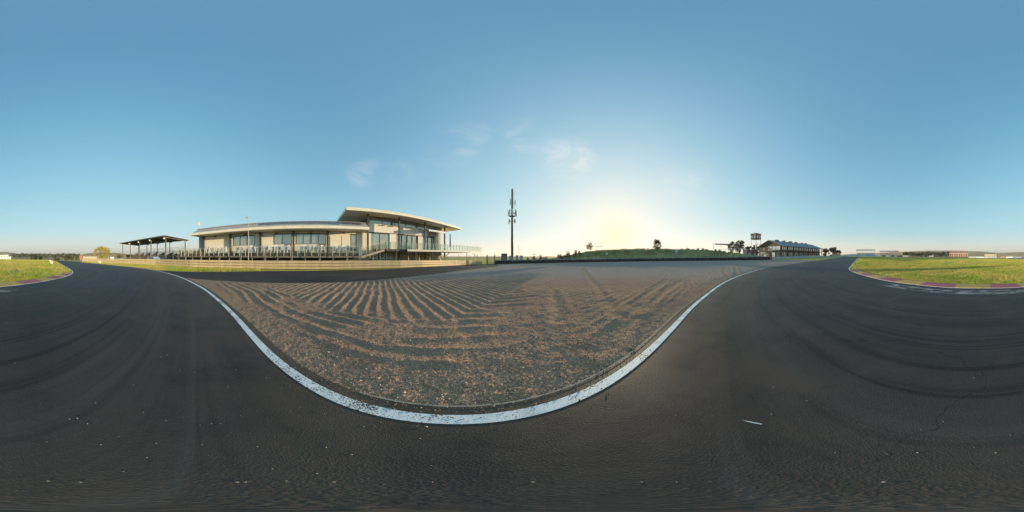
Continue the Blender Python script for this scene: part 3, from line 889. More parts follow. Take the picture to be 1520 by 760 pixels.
# pavilion
PW, PF, PC = 27.0, 24.0, 25.6
pc = sx_(548, PW); pe = sx_(656, PW)
Z_PT = 2.75
z_b0, z_b1, z_top = 5.88, 7.45, 8.60
cb('band', WALLW, (pc, pe - 2.3, PW, PW + .3, z_b0, z_b1))
cb('band', WALLW, (pc, pc + .3, PW + .303, 33, z_b0, z_b1))
cb('lintel', DARK, (pc - .02, pe - 2.3, PW - .06, PW + .25, z_b0 - .14, z_b0 - .003))
cb('end_wall', WALL, (sx_(646, PW - .4), sx_(655, PW - .4), PW - .45, PW + 5.0, 1.0, 7.3))
cb('wall', WALL, (pc + .3, pe, 33, 33.3, 0, z_top))
cb('wall', WALL, (pe - .3, pe, PW + .31, 32.99, 0, 7.3))
cb('cornice', GREYP, (sx_(637, PW), sx_(645.5, PW), PW - .5, PW - .003, 5.95, 7.0))
# clerestory panes and mullions
ncl = 7
for j in range(ncl):
    a = pc + j * (pe - pc) / ncl; b = pc + (j + 1) * (pe - pc) / ncl
    wf = cb('clerestory_window', FRAME, (a - .04, a + .04, PW - .02, PW + .1, z_b1 + .003, z_top))
    cb('pane', PANE2, (a + .04, b - .04, PW + .04, PW + .06, z_b1 + .003, z_top), parent=wf)
wf = cb('clerestory_window', FRAME, (pc - .03, pc + .05, PW + .11, PW + .19, z_b1 + .003, z_top))
cb('pane', PANE2, (pc + .02, pc + .04, PW + .2, 32.9, z_b1 + .003, z_top), parent=wf)
# big doors and glazing at terrace level
segs = [(548.5, 563.5, 'g'), (563.5, 577.5, 'g'), (578.2, 588.5, 'w'), (589, 596, 'g'), (596.5, 604, 'g'), (604.5, 611.5, 'g'), (612, 619, 'g'), (620.5, 627.5, 'w'), (628, 634.5, 'g'), (635, 640.5, 'g'), (641, 645.5, 'g')]
for x0, x1, kd in segs:
    a, b = sx_(x0, PW), sx_(x1, PW)
    if kd == 'w':
        cb('pier', WALLW, (a, b, PW - .06, PW + .2, Z_PT, z_b0 - .15)); continue
    w = MB(F)
    w.box(a, a + .06, PW, PW + .12, Z_PT, z_b0 - .15); w.box(b - .06, b, PW, PW + .12, Z_PT, z_b0 - .15)
    w.box(a + .06, b - .06, PW + .002, PW + .12, Z_PT, Z_PT + .08); w.box(a + .06, b - .06, PW + .002, PW + .12, z_b0 - .26, z_b0 - .15)
    wf = w.build('glass_door', FRAME, club)
    cb('pane', PANE, (a + .055, b - .055, PW + .05, PW + .07, Z_PT + .075, z_b0 - .255), parent=wf)
wf = cb('glass_door', FRAME, (pc, pc + .1, PW + .01, PW + .11, Z_PT, z_b0 - .15))
for p_ in (PW + 2.4, PW + 4.8): cb('mullion', FRAME, (pc, pc + .1, p_, p_ + .1, Z_PT, z_b0 - .15), parent=wf)
for k in range(2): cb('pane', PANE, (pc + .04, pc + .06, PW + .12 + 2.4 * k, PW + 2.39 + 2.4 * k, Z_PT, z_b0 - .15), parent=wf)
for px in (540.5, 569.5, 583, 609.6, 623.6):
    if px < 548: continue
    s0 = sx_(px, PW - .1); cb('wall_lamp', WLAMP, (s0 - .2, s0 + .2, PW - .28, PW - .003, 7.16, 7.32))
# the big roof
ra0 = 5.1; ra1 = 30.9
def prz(s_): return 9.22 - .76 * max(0.0, (s_ - 12) / 18.9) ** 1.6
rq = MB(F); sf = MB(F); ff = MB(F)
ns = 14
for k in range(ns):
    a = ra0 + (ra1 - ra0) * k / ns; b = ra0 + (ra1 - ra0) * (k + 1) / ns
    za, zb = prz(a), prz(b)
    ff.hexa([(a, PF, za - .48), (b, PF, zb - .48), (b, PF + .1, zb - .48), (a, PF + .1, za - .48), (a, PF, za), (b, PF, zb), (b, PF + .1, zb), (a, PF + .1, za)])
    sf.hexa([(a, PF + .1, za - .50), (b, PF + .1, zb - .50), (b, 34, zb - .50), (a, 34, za - .50), (a, PF + .1, za - .44), (b, PF + .1, zb - .44), (b, 34, zb - .44), (a, 34, za - .44)])
    rq.hexa([(a, PF + .1, za - .10), (b, PF + .1, zb - .10), (b, 34.1, zb - .10), (a, 34.1, za - .10), (a, PF + .1, za - .01), (b, PF + .1, zb - .01), (b, 34.1, zb - .01), (a, 34.1, za - .01)])
ff.build('fascia', FASC, club); sf.build('soffit', SOFF, club); rq.build('roof', ROOFM, club)
cb('fascia', FASC, (ra0 - .1, ra0 - .002, PF, 34.2, prz(ra0) - .48, prz(ra0)))
cb('fascia', FASC, (ra1 + .002, ra1 + .1, PF, 34.2, prz(ra1) - .48, prz(ra1)))
for px in (546, 592.5, 631, 660):
    s0 = sx_(px, PC)
    q = MB(F); z1 = prz(s0) - .5
    q.box(s0 - .13, s0 + .13, PC - .13, PC + .13, -.2, z1); q.build('column', DARK, club)
# pavilion terrace
edge_pts = [(sx_(572, 23.6), 23.6), (sx_(604.5, 23.4), 23.4), (sx_(604.6, 23.0), 23.0), (sx_(660, 22.2), 22.2), (sx_(714, 21.4), 21.4)]
tf = MB(F)
poly = edge_pts + [(edge_pts[-1][0] - .6, 26.9), (edge_pts[0][0], 26.9)]
n = len(poly)
tf.add([(s_, p_, Z_PT - .16) for s_, p_ in poly] + [(s_, p_, Z_PT) for s_, p_ in poly], [tuple(range(n))[::-1], tuple(range(n, 2 * n))] + [(i, (i + 1) % n, n + (i + 1) % n, n + i) for i in range(n)])
tf.build('terrace_floor', DECKM, club)
bm_ = MB(F)
for (s0, p0), (s1, p1) in zip(edge_pts[2:-1], edge_pts[3:]):
    bm_.hexa([(s0, p0 - .09, Z_PT - .36), (s1, p1 - .09, Z_PT - .36), (s1, p1 - .003, Z_PT - .36), (s0, p0 - .003, Z_PT - .36), (s0, p0 - .09, Z_PT - .02), (s1, p1 - .09, Z_PT - .02), (s1, p1 - .003, Z_PT - .02), (s0, p0 - .003, Z_PT - .02)])
bm_.build('edge_beam', FASC, club)
cb('edge_beam', DARK, (edge_pts[0][0], edge_pts[1][0], 23.32, 23.39, Z_PT - .33, Z_PT - .02))
for k in range(9):
    s0 = edge_pts[2][0] + .8 + k * 1.9
    pp = np.interp(s0, [e_[0] for e_ in edge_pts[2:]], [e_[1] for e_ in edge_pts[2:]])
    cb('joist', DARK, (s0 - .07, s0 + .07, pp + .05, 26.8, Z_PT - .42, Z_PT - .165))
# ramp between the two levels
q = MB(F)
q.hexa([(dr, P_DECK + .1, 1.30), (edge_pts[0][0], 23.5, 2.42), (edge_pts[0][0], 25.0, 2.42), (dr, 23.4, 1.30), (dr, P_DECK + .1, 1.60), (edge_pts[0][0], 23.5, Z_PT), (edge_pts[0][0], 25.0, Z_PT), (dr, 23.4, 1.60)])
q.build('ramp', DECKF, club)
# undercroft: back wall and braced steel posts
cb('wall', paint('undercroft', (.33, .28, .20), .9, .12), (8.6, 20.5, 28.0, 28.3, -.8, Z_PT - .45))
for px in (606, 622, 638, 660, 693, 705):
    s0 = sx_(px, 24.5)
    cb('steel_post', paint('steel_tan', (.42, .36, .26), .6), (s0 - .07, s0 + .07, 24.43, 24.57, -1, Z_PT - .43))
for px in (660, 706):
    s0 = sx_(px, 24.5); q = MB(F)
    for d_ in (-1, 1): q.tube((s0, 24.5, 1.35), (s0 + d_ * 1.5, 24.5, 2.28), .06, n=6)
    q.build('brace', _mats['steel_tan'], club)

# railings
def railing(name, label, pts, zs, h, spacing, post_mat, glass_mat, z_drop=.1, top=True):
    """pts in the clubhouse frame (s,p); zs = floor level at each"""
    P = np.array(pts, float); seg = np.r_[0, np.cumsum(np.hypot(*np.diff(P, axis=0).T))]
    n = max(2, int(round(seg[-1] / spacing)) + 1); q_ = np.linspace(0, seg[-1], n)
    C = np.c_[np.interp(q_, seg, P[:, 0]), np.interp(q_, seg, P[:, 1])]; ZZ = np.interp(q_, seg, zs)
    t = thing(name, label, 'railing', F(C[0][0], C[0][1], ZZ[0]))
    for i in range(n):
        q = MB(F); s0, p0 = C[i]; q.box(s0 - .04, s0 + .04, p0 - .06, p0 + .02, ZZ[i] - z_drop, ZZ[i] + h); q.build('post', post_mat, t)
        if i < n - 1:
            s1, p1 = C[i + 1]; za, zb = ZZ[i], ZZ[i + 1]
            q = MB(F)
            q.hexa([(s0 + .04, p0 + .03, za + .08), (s1 - .04, p1 + .03, zb + .08), (s1 - .04, p1 + .042, zb + .08), (s0 + .04, p0 + .042, za + .08),
                    (s0 + .04, p0 + .03, za + h - .05), (s1 - .04, p1 + .03, zb + h - .05), (s1 - .04, p1 + .042, zb + h - .05), (s0 + .04, p0 + .042, za + h - .05)])
            q.build('glass_panel', glass_mat, t)
    if top:
        q = MB(F)
        for i in range(n - 1): q.tube((C[i][0], C[i][1] + .01, ZZ[i] + h + .02), (C[i + 1][0], C[i + 1][1] + .01, ZZ[i + 1] + h + .02), .022, n=6)
        q.build('handrail', post_mat, t)
    return t
railing('deck_railing', 'long glass railing with steel posts along the lower clubhouse deck', [(dl + .2, 27), (dl + .2, P_DECK + .1), (dr - .3, P_DECK + .1)], [1.6] * 3, 1.28, .93, STAIN, RGLASS)
railing('ramp_railing', 'short sloping glass railing on the ramp up to the pavilion terrace', [(dr, P_DECK + .2), edge_pts[0]], [1.6, Z_PT], 1.15, 1.0, STAIN, RGLASS)
railing('terrace_railing', 'greenish glass railing round the raised pavilion terrace', edge_pts, [Z_PT] * len(edge_pts), 1.12, .92, STAIN, RGLASS2)

# ------------------------------------------------------------------ things on and round the clubhouse
WPLAST = paint('white_plastic', (.66, .68, .72), .45, .05, 5)
def chair_mesh():
    q = MB()
    q.box(-.23, .23, -.22, .22, .41, .45)
    q.hexa([(-.22, .19, .44), (.22, .19, .44), (.22, .22, .44), (-.22, .22, .44), (-.20, .30, .84), (.20, .30, .84), (.20, .33, .84), (-.20, .33, .84)])
    for sx0 in (-1, 1):
        for sy0 in (-1, 1):
            q.hexa([(sx0 * .26 - .025, sy0 * .24 - .025, 0), (sx0 * .26 + .025, sy0 * .24 - .025, 0), (sx0 * .26 + .025, sy0 * .24 + .025, 0), (sx0 * .26 - .025, sy0 * .24 + .025, 0),
                    (sx0 * .215 - .025, sy0 * .2 - .025, .42), (sx0 * .215 + .025, sy0 * .2 - .025, .42), (sx0 * .215 + .025, sy0 * .2 + .025, .42), (sx0 * .215 - .025, sy0 * .2 + .025, .42)])
        q.box(sx0 * .25 - .03, sx0 * .25 + .03, -.2, .27, .62, .65)
        q.box(sx0 * .25 - .025, sx0 * .25 + .025, -.2, -.14, .43, .62)
    return q
yawF = math.atan2(FT[1], FT[0])
chair0 = chair_mesh().build('chair', WPLAST)
first = True
def put_chair(s_, p_, z_, yaw, where):
    global first
    o = chair0 if first else chair0.copy()
    if not first: COL.objects.link(o)
    first = False
    x_, y_, _ = F(s_, p_, 0)
    o.location = (x_, y_, z_); o.rotation_euler = (0, 0, yaw)
    setp(o, 'white plastic chair in the stacks ' + where, 'chair', 'plastic chairs stacked ' + where)
for x0, x1, n, where in ((306, 334, 6, 'before the wide blank clubhouse shutter'), (352.5, 378, 6, 'below the three pane clubhouse window'), (390.5, 429, 9, 'below the two pane clubhouse window'), (447, 479, 7, 'below the four pane clubhouse window'), (499, 516, 4, 'before the paired clubhouse shutters')):
    for k in range(n):
        s0 = sx_(x0 + (x1 - x0) * k / max(1, n - 1), 24.1)
        yaw = yawF + random.uniform(-.3, .3) + random.choice((0, math.pi))
        for j in range(random.choice((3, 4, 4))):
            put_chair(s0 + random.uniform(-.015, .015), 24.1 + .03 * j, Z_TERR + .105 * j, yaw, where)

# air-conditioner units under the terrace
AC = paint('ac_white', (.55, .56, .58), .5, .05)
FAN = paint('ac_fan', (.10, .10, .11), .5, .1)
def ac_unit(px, label, tall=True, w=1.0):
    p_ = 26.6; s0 = sx_(px, p_)
    zt = 2.12 if tall else 1.45
    t = thing('air_conditioner', label, 'air conditioner', F(s0, p_, .3), 'air conditioners under the pavilion terrace' if tall else None)
    q = MB(F); q.box(s0 - w / 2, s0 + w / 2, p_, p_ + .4, .3, zt); q.build('casing', AC, t)
    for zc in ((1.72, .86) if tall else (.95,)):
        q = MB(F); n = 20
        ring = [(s0 + .33 * math.cos(2 * math.pi * k / n), zc + .33 * math.sin(2 * math.pi * k / n)) for k in range(n)]
        q.add([(a, p_ - .03, b) for a, b in ring] + [(a, p_ - .002, b) for a, b in ring], [tuple(range(n))] + [(k, (k + 1) % n, n + (k + 1) % n, n + k) for k in range(n)])
        fo = q.build('fan_grille', FAN, t)
        q = MB(F); q.tube((s0, p_ - .05, zc), (s0, p_ - .031, zc), .14, n=12); q.build('hub', AC, fo)
    q = MB(F); q.box(s0 - w / 2 + .08, s0 + w / 2 - .08, p_ + .05, p_ + .35, -.3, .297); q.build('stand', FAN, t)
for px in (556.5, 567.5, 577): ac_unit(px, 'tall white air conditioner with two fans under the pavilion terrace')
ac_unit(584.5, 'small white air conditioner with one fan beside the tall ones', False, .9)

# folded parasols on the terrace
def parasol(px, p_, y_top, label, col):
    s0 = sx_(px, p_); z1 = zy(px, y_top, p_)
    t = thing('folded_parasol', label, 'parasol', F(s0, p_, Z_PT))
    q = MB(F); q.lathe((s0, p_, Z_PT), [(.35, 0), (.35, .09), (.06, .12)], 14); q.build('base', DARK, t)
    q = MB(F); q.tube((s0, p_, Z_PT + .1), (s0, p_, z1 + .08), .03); q.build('pole', STAIN, t)
    q = MB(F); n = 14; prof = [(.06, .85), (.20, .95), (.17, 1.5), (.13, 1.6), (.16, 1.7), (.10, z1 - Z_PT - .1), (.03, z1 - Z_PT)]
    v, f = [], []
    for r, z in prof:
        for k in range(n):
            a = 2 * math.pi * k / n; rr = r * (1 if k % 2 else .72); v.append((s0 + rr * math.cos(a), p_ + rr * math.sin(a), Z_PT + z))
    for j in range(len(prof) - 1):
        for k in range(n): f.append((j * n + k, j * n + (k + 1) % n, (j + 1) * n + (k + 1) % n, (j + 1) * n + k))
    q.add(v, f); q.build('canopy', paint('parasol_' + label[:9], col, .85, .1), t, False)
parasol(668.3, 24.2, 347.2, 'folded slate grey parasol standing alone on the open terrace', (.19, .20, .27))
parasol(631.5, 23.8, 341.8, 'folded blue grey parasol beside a pavilion column', (.33, .36, .50))

# rolled awning at the pavilion end, satellite dish, lamp post
q = MB(F); zA = zy(645, 342, 25.2)
s0, s1 = sx_(635.5, 25.2), sx_(661, 25.2)
q.hexa([(s0, 25.0, zA - .18), (s1, 25.0, zA - .18), (s1, 26.4, zA + .15), (s0, 26.4, zA + .15), (s0, 25.0, zA + .02), (s1, 25.0, zA + .02), (s1, 26.4, zA + .3), (s0, 26.4, zA + .3)])
aw = thing('awning', 'white fabric awning over the end of the pavilion terrace', 'awning', F(s0, 26.4, zA))
q.build('fabric', WPLAST, aw)
for k in range(9):
    sa = s0 + (s1 - s0) * k / 9; q = MB(F); q.box(sa + .03, sa + (s1 - s0) / 9 - .03, 24.98, 24.997, zA - .36, zA - .185); q.build('valance', WPLAST, aw)
q = MB(F); q.tube((s0, 26.3, zA + .1), (s0, 26.9, zA - .6), .03); q.build('arm', STAIN, aw)

dsh = thing('satellite_dish', 'small round satellite dish on the clubhouse roof corner', 'satellite dish', F(sx_(297, 25.6), 25.6, 7.05))
q = MB(F); s0 = sx_(297, 25.6); q.tube((s0, 25.6, 7.0), (s0, 25.6, 7.5), .035); q.build('mast', STAIN, dsh)
zc = zy(297, 332.2, 25.6); q = MB(F); n = 16
v = [(s0 + .1, 25.62, zc)] + [(s0 + .24 * math.cos(2 * math.pi * k / n), 25.45 + .16 * math.cos(2 * math.pi * k / n), zc + .30 * math.sin(2 * math.pi * k / n)) for k in range(n)] + [(s0 + .1, 25.68, zc)]
q.add(v, [(0, 1 + k, 1 + (k + 1) % n) for k in range(n)] + [(n + 1, 1 + (k + 1) % n, 1 + k) for k in range(n)]); q.build('dish', paint('dish_grey', (.42, .37, .29), .7), dsh)

def lamp_post(px, D, y_top, label, r=.06, head=True):
    x_, y_ = at(px, D); z0 = gzf(x_, y_); z1 = hz(y_top, D)
    t = thing('lamp_post', label, 'lamp post', (x_, y_, z0))
    q = MB(); q.tube((x_, y_, z0 - .3), (x_, y_, z1 - .25), r, r * .7, 10); q.build('pole', MAT_POST, t)
    q = MB(); ux, uy = bearing(px); ux, uy = -uy, ux
    q.tube((x_, y_, z1 - .3), (x_ + ux * .18, y_ + uy * .18, z1 - .1), .035); q.build('bracket', STAIN, t)
    q = MB(); q.box(x_ + ux * .2 - .16, x_ + ux * .2 + .16, y_ + uy * .2 - .16, y_ + uy * .2 + .16, z1 - .14, z1 + .08); q.build('floodlight', GREYP, t)
lamp_post(368.7, 21.2, 321.5, 'tall thin lamp post with a floodlight in front of the clubhouse windows')

# chain-link fence between guard rail and deck
MESHW = paint('fence_wire', (.20, .19, .17), .6)
def wire_fence(name, label, pts, h, spacing, post_mat, wires=(.1, .5, .95), r=.03, wr=.006, stays=()):
    C = resample(np.array(pts), step=spacing)
    t = thing(name, label, 'fence', (C[0][0], C[0][1], gzf(*C[0])))
    for i, c_ in enumerate(C):
        z0 = gzf(*c_); q = MB(); q.tube((c_[0], c_[1], z0 - .3), (c_[0], c_[1], z0 + h), r, n=8); po = q.build('post', post_mat, t)
        if i in stays:
            for d_ in (-1, 1):
                o_ = C[min(max(i + d_, 0), len(C) - 1)]
                e_ = c_ + (o_ - c_) * .4
                q = MB(); q.tube((c_[0], c_[1], z0 + h * .75), (e_[0], e_[1], gzf(*e_)), r * .8, n=6); q.build('stay', post_mat, po)
    for f_ in wires:
        q = MB()
        for i in range(len(C) - 1):
            a, b = C[i], C[i + 1]; q.tube((a[0], a[1], gzf(*a) + h * f_), (b[0], b[1], gzf(*b) + h * f_), wr, n=4, caps=False)
        q.build('wire', MESHW, t)
    return t
fl = [F(-24 + k, 20.75, 0)[:2] for k in range(0, 58)]
wire_fence('chain_link_fence', 'thin dark wire fence between the guard rail and the clubhouse deck', fl, 2.35, 3.5, MESHW, (.03, .3, .6, .97))

# ------------------------------------------------------------------ trees and shrubs
BARK = paint('bark', (.10, .075, .05), .95, .3, 6, bump=.01)
LEAF = {'olive': leafy('leaf_olive', (.045, .060, .018), (.11, .12, .035)), 'dark': leafy('leaf_dark', (.018, .035, .012), (.055, .085, .025)),
        'yellow': leafy('leaf_yellow', (.28, .23, .030), (.50, .41, .075), .4), 'grey': leafy('leaf_grey', (.07, .085, .05), (.15, .155, .09)), 'brown': leafy('leaf_brown', (.07, .05, .02), (.16, .12, .05)),
        'hedge': leafy('leaf_hedge', (.03, .055, .015), (.08, .11, .03))}
def leaf_cloud(centres, radii, per, size, flat=.8, seed=0):
    """leaf-sized quads spread through clumps"""
    g = np.random.default_rng(seed)
    V = []
    for c_, r_ in zip(centres, radii):
        d = g.normal(size=(per, 3)); d /= np.linalg.norm(d, axis=1)[:, None] + 1e-9
        p_ = np.array(c_) + d * (r_ * g.random(per)[:, None] ** .45) * np.array([1, 1, flat])
        V.append(p_)
    Pn = np.vstack(V); n = len(Pn)
    a = g.normal(size=(n, 3)); a /= np.linalg.norm(a, axis=1)[:, None]
    b = np.cross(a, g.normal(size=(n, 3))); b /= np.linalg.norm(b, axis=1)[:, None] + 1e-9
    s_ = size * g.uniform(.6, 1.4, (n, 1))
    quad = np.stack([Pn - a * s_ * 1.3, Pn + b * s_ * .6, Pn + a * s_ * 1.3, Pn - b * s_ * .6], 1)
    return quad.reshape(-1, 3), np.arange(4 * n).reshape(-1, 4)
def tree(name, label, x, y, h, w, kind, seed, clumps=18, per=90, leaf=.12, trunk_frac=.35, z0=None, group=None, spread=1.0, cat='tree', limbs=6, flat=.75, rscale=1.0):
    g = random.Random(seed)
    z0 = gzf(x, y) - .05 if z0 is None else z0
    t = thing(name, label, cat, (x, y, z0), group)
    q = MB()
    th = h * trunk_frac
    tr = max(.03, h * .022)
    lean = (g.uniform(-.06, .06) * h, g.uniform(-.06, .06) * h)
    fork = (x + lean[0], y + lean[1], z0 + th)
    q.tube((x, y, z0 - .2), fork, tr * 1.4, tr, 8)
    cs, rs_ = [], []
    for k in range(limbs):
        a = 2 * math.pi * k / limbs + g.uniform(-.4, .4); rr = w * .5 * g.uniform(.45, .85); zz = z0 + h * g.uniform(.62, .9)
        tip = (x + rr * math.cos(a), y + rr * math.sin(a), zz)
        midp = ((fork[0] + tip[0]) / 2, (fork[1] + tip[1]) / 2, fork[2] + (zz - fork[2]) * .62)
        q.tube(fork, midp, tr * .7, tr * .45, 6); q.tube(midp, tip, tr * .45, tr * .12, 5)
        cs.append(tip); rs_.append(w * g.uniform(.16, .24))
    q.build('trunk', BARK, t, True)
    while len(cs) < clumps:
        a = g.uniform(0, 6.283); u = g.random() ** .6; zz = g.uniform(trunk_frac * .8, .95)
        prof = math.sin(math.pi * min(1, max(0.08, (zz - trunk_frac * .6) / (1.02 - trunk_frac * .6)))) ** .6
        rr = w * .5 * u * (.35 + .65 * prof) * .88 * spread
        cs.append((x + rr * math.cos(a), y + rr * math.sin(a), z0 + h * zz)); rs_.append(w * g.uniform(.11, .22))
    V, Fc = leaf_cloud(cs, [r_ * rscale for r_ in rs_], per, leaf, flat, seed)
    o = np_mesh('crown', V - np.array([x, y, z0]), Fc, LEAF[kind], smooth=False)
    o.parent = t
    return t
def shrub(name, label, x, y, h, w, kind, seed, group=None, per=120, leaf=.07, cat='shrub', z0=None):
    """a dome of leaf clumps on several stems, ragged at the top"""
    g = random.Random(seed)
    z0 = gzf(x, y) - .05 if z0 is None else z0
    t = thing(name, label, cat, (x, y, z0), group)
    q = MB(); cs, rs_ = [], []
    for k in range(14):
        a = g.uniform(0, 6.283); u = g.random() ** .55; rr = w * .42 * u
        zt = h * (1 - .75 * u * u) * g.uniform(.55, 1.0)
        tip = (x + rr * math.cos(a), y + rr * math.sin(a), z0 + zt)
        if k < 6: q.tube((x + g.uniform(-.1, .1) * w * .3, y + g.uniform(-.1, .1) * w * .3, z0 - .1), tip, max(.012, h * .014), .006, 5)
        r_ = min(w, h) * g.uniform(.14, .24)
        for f_ in (.92, .55, .25): 
            cs.append((x + rr * math.cos(a) * (.6 + .4 * f_), y + rr * math.sin(a) * (.6 + .4 * f_), z0 + zt * f_)); rs_.append(r_ * (1.25 if f_ < .9 else .9))
    q.build('stems', BARK, t)
    V, Fc = leaf_cloud(cs, rs_, max(12, per // 3), leaf, .9, seed)
    o = np_mesh('foliage', V - np.array([x, y, z0]), Fc, LEAF[kind], smooth=False)
    o.parent = t
    return t

# ------------------------------------------------------------------ grandstand by the guard rail
STEELB = paint('stand_steel', (.12, .095, .075), .7, .2, 2, .1)
ROOFD = paint('stand_roof', (.045, .045, .048), .6, .2, 1, .1)
SEATM = paint('stand_bench', (.30, .28, .26), .7, .2, 2)
A0 = np.array(at(246, 44.8)); A1 = np.array(at(182.3, 69.9)); dA = (A1 - A0) / np.linalg.norm(A1 - A0); LA = float(np.linalg.norm(A1 - A0)); nA = np.array([dA[1], -dA[0]])
if nA[0] > 0: nA = -nA
def G(u, v, z): 
    q = A0 + dA * u + nA * v; return (q[0], q[1], z)
gst = thing('grandstand', 'open grandstand with a dark flat roof on thin posts beyond the guard rail', 'grandstand', G(LA / 2, 4, gzf(*G(LA / 2, 4, 0)[:2])))
zf, zr = 7.05, 6.45
q = MB(G); q.hexa([(-.8, -1.0, zf - .05), (LA + 1.2, -1.0, zf - .05), (LA + 1.2, 8.6, zr - .05), (-.8, 8.6, zr - .05), (-.8, -1.0, zf + .1), (LA + 1.2, -1.0, zf + .1), (LA + 1.2, 8.6, zr + .1), (-.8, 8.6, zr + .1)]); q.build('roof', ROOFD, gst)
q = MB(G); q.box(-.9, LA + 1.3, -1.1, -1.003, zf - .14, zf + .14); q.build('fascia', STEELB, gst)
for k in range(5):
    u = LA * k / 4
    q = MB(G); q.box(u - .12, u + .12, -.12, .12, gzf(*G(u, 0, 0)[:2]) - .3, zf - .3); q.build('post', STEELB, gst)
    q = MB(G); q.box(u - .1, u + .1, 7.5, 7.7, gzf(*G(u, 7.6, 0)[:2]) - .3, zr - .25); q.build('post', STEELB, gst)
    q = MB(G); q.hexa([(u - .07, -.9, zf - .32), (u + .07, -.9, zf - .32), (u + .07, 8.5, zr - .32), (u - .07, 8.5, zr - .32), (u - .07, -.9, zf - .06), (u + .07, -.9, zf - .06), (u + .07, 8.5, zr - .06), (u - .07, 8.5, zr - .06)]); q.build('rafter', STEELB, gst)
    q = MB(G); q.box(u + .2, u + .55, -.5, -.15, zf - .75, zf - .4); q.build('floodlight', WPLAST, gst)
for k in range(8):
    zt = .5 + .40 * k; v0 = .8 + .82 * k
    q = MB(G); q.box(.4, LA - .2, v0, v0 + .38, zt, zt + .07); q.build('bench', SEATM, gst)
    q = MB(G); q.box(.4, LA - .2, v0 + .40, v0 + .78, zt - .30, zt - .22); q.build('tread', STEELB, gst)
for k in range(7):
    u = .5 + (LA - 1) * k / 6
    q = MB(G); q.hexa([(u - .06, .6, -.9), (u + .06, .6, -.9), (u + .06, 7.4, -.9), (u - .06, 7.4, -.9), (u - .06, .6, .15), (u + .06, .6, .15), (u + .06, 7.4, 3.0), (u - .06, 7.4, 3.0)]); q.build('stringer', STEELB, gst)
q = MB(G)
for z_ in (3.9, 4.4): q.tube((.4, 7.35, z_), (LA - .2, 7.35, z_), .03, n=6)
for k in range(12): q.tube((.4 + (LA - .6) * k / 11, 7.35, 3.0), (.4 + (LA - .6) * k / 11, 7.35, 4.4), .03, n=6)
q.build('back_rail', STEELB, gst)
# shrubs under the stand and behind it
for k, (u, v, h, w) in enumerate(((-6.5, 9.5, 4.6, 5.0), (-2.5, 10.5, 4.2, 4.2), (2.5, 11, 3.8, 4.5), (9, 11.5, 3.4, 4.5))):
    x_, y_, _ = G(u, v, 0)
    shrub('bush', ('dark green bush at the clubhouse end of the grandstand', 'olive bush behind the end post of the grandstand', 'broad bush behind the grandstand benches', 'low dark bush behind the middle of the grandstand')[k], x_, y_, h, w, ('hedge', 'olive', 'dark', 'dark')[k], 50 + k, leaf=.14, per=160)

# ------------------------------------------------------------------ phone mast
GREENS = paint('mast_green', (.085, .105, .075), .6, .12, 1)
MASTD = 55.0
mx, my = at(760.3, MASTD); mz = gzf(mx, my)
mast = thing('phone_mast', 'tall green steel phone mast with grey panel antennas', 'mast', (mx, my, mz))
def mh(y): return hz(y, MASTD)
q = MB(); q.lathe((mx, my, 0), [(.46, mz - .3), (.40, mh(345)), (.36, mh(319)), (.33, mh(305)), (.31, mh(281)), (.1, mh(280.3))], 14); q.build('pole', GREENS, mast, True)
q = MB(); q.lathe((mx, my, 0), [(.40, mh(321.6)), (1.05, mh(321.4)), (1.05, mh(320.8)), (.40, mh(320.6))], 14); q.build('platform', paint('mast_brown', (.12, .09, .06), .7), mast)
q = MB(); q.tube((mx - .05, my - .4, mh(319.5)), (mx - .05, my - .4, mh(310)), .38, n=10); q.build('sleeve', paint('mast_grey', (.46, .49, .50), .6), mast)
for k in range(22):
    z_ = mh(284) - k * .42; q = MB(); q.box(mx + .3, mx + .58, my - .03, my + .03, z_, z_ + .04); q.build('rung', GREENS, mast)
q = MB(); q.box(mx + .57, mx + .60, my - .03, my + .03, mh(310), mh(282)); q.build('ladder_rail', GREENS, mast)
ANT = _mats['mast_grey']
def antenna(dx, dy, y0, y1, w=.30, d=.16):
    q = MB(); q.box(mx + dx - w / 2, mx + dx + w / 2, my + dy - d / 2, my + dy + d / 2, mh(y1), mh(y0)); o = q.build('antenna', ANT, mast)
    q = MB()
    zc_ = (mh(y0) + mh(y1)) / 2
    q.tube((mx, my, zc_), (mx + dx * .93, my + dy * .93, zc_), .05, n=6); q.build('bracket', GREENS, o)
for dx, dy, y0, y1 in ((-.62, -.2, 296, 304.5), (.98, -.2, 297, 305.5), (-1.32, 0, 313, 321), (1.40, 0, 313, 321.5), (-.9, -.9, 312, 319), (1.1, -.9, 311.5, 321), (1.0, .9, 312, 320), (-.9, .9, 313, 320),
                       (-1.12, 0, 326, 333), (-.78, -.5, 326, 330.5), (1.0, 0, 325.5, 331.5), (.72, -.6, 326, 331)):
    antenna(dx, dy, y0, y1)
q = MB(); q.tube((mx, my, mh(280.3)), (mx, my, mh(276)), .02, n=5); q.build('lightning_rod', GREENS, mast)

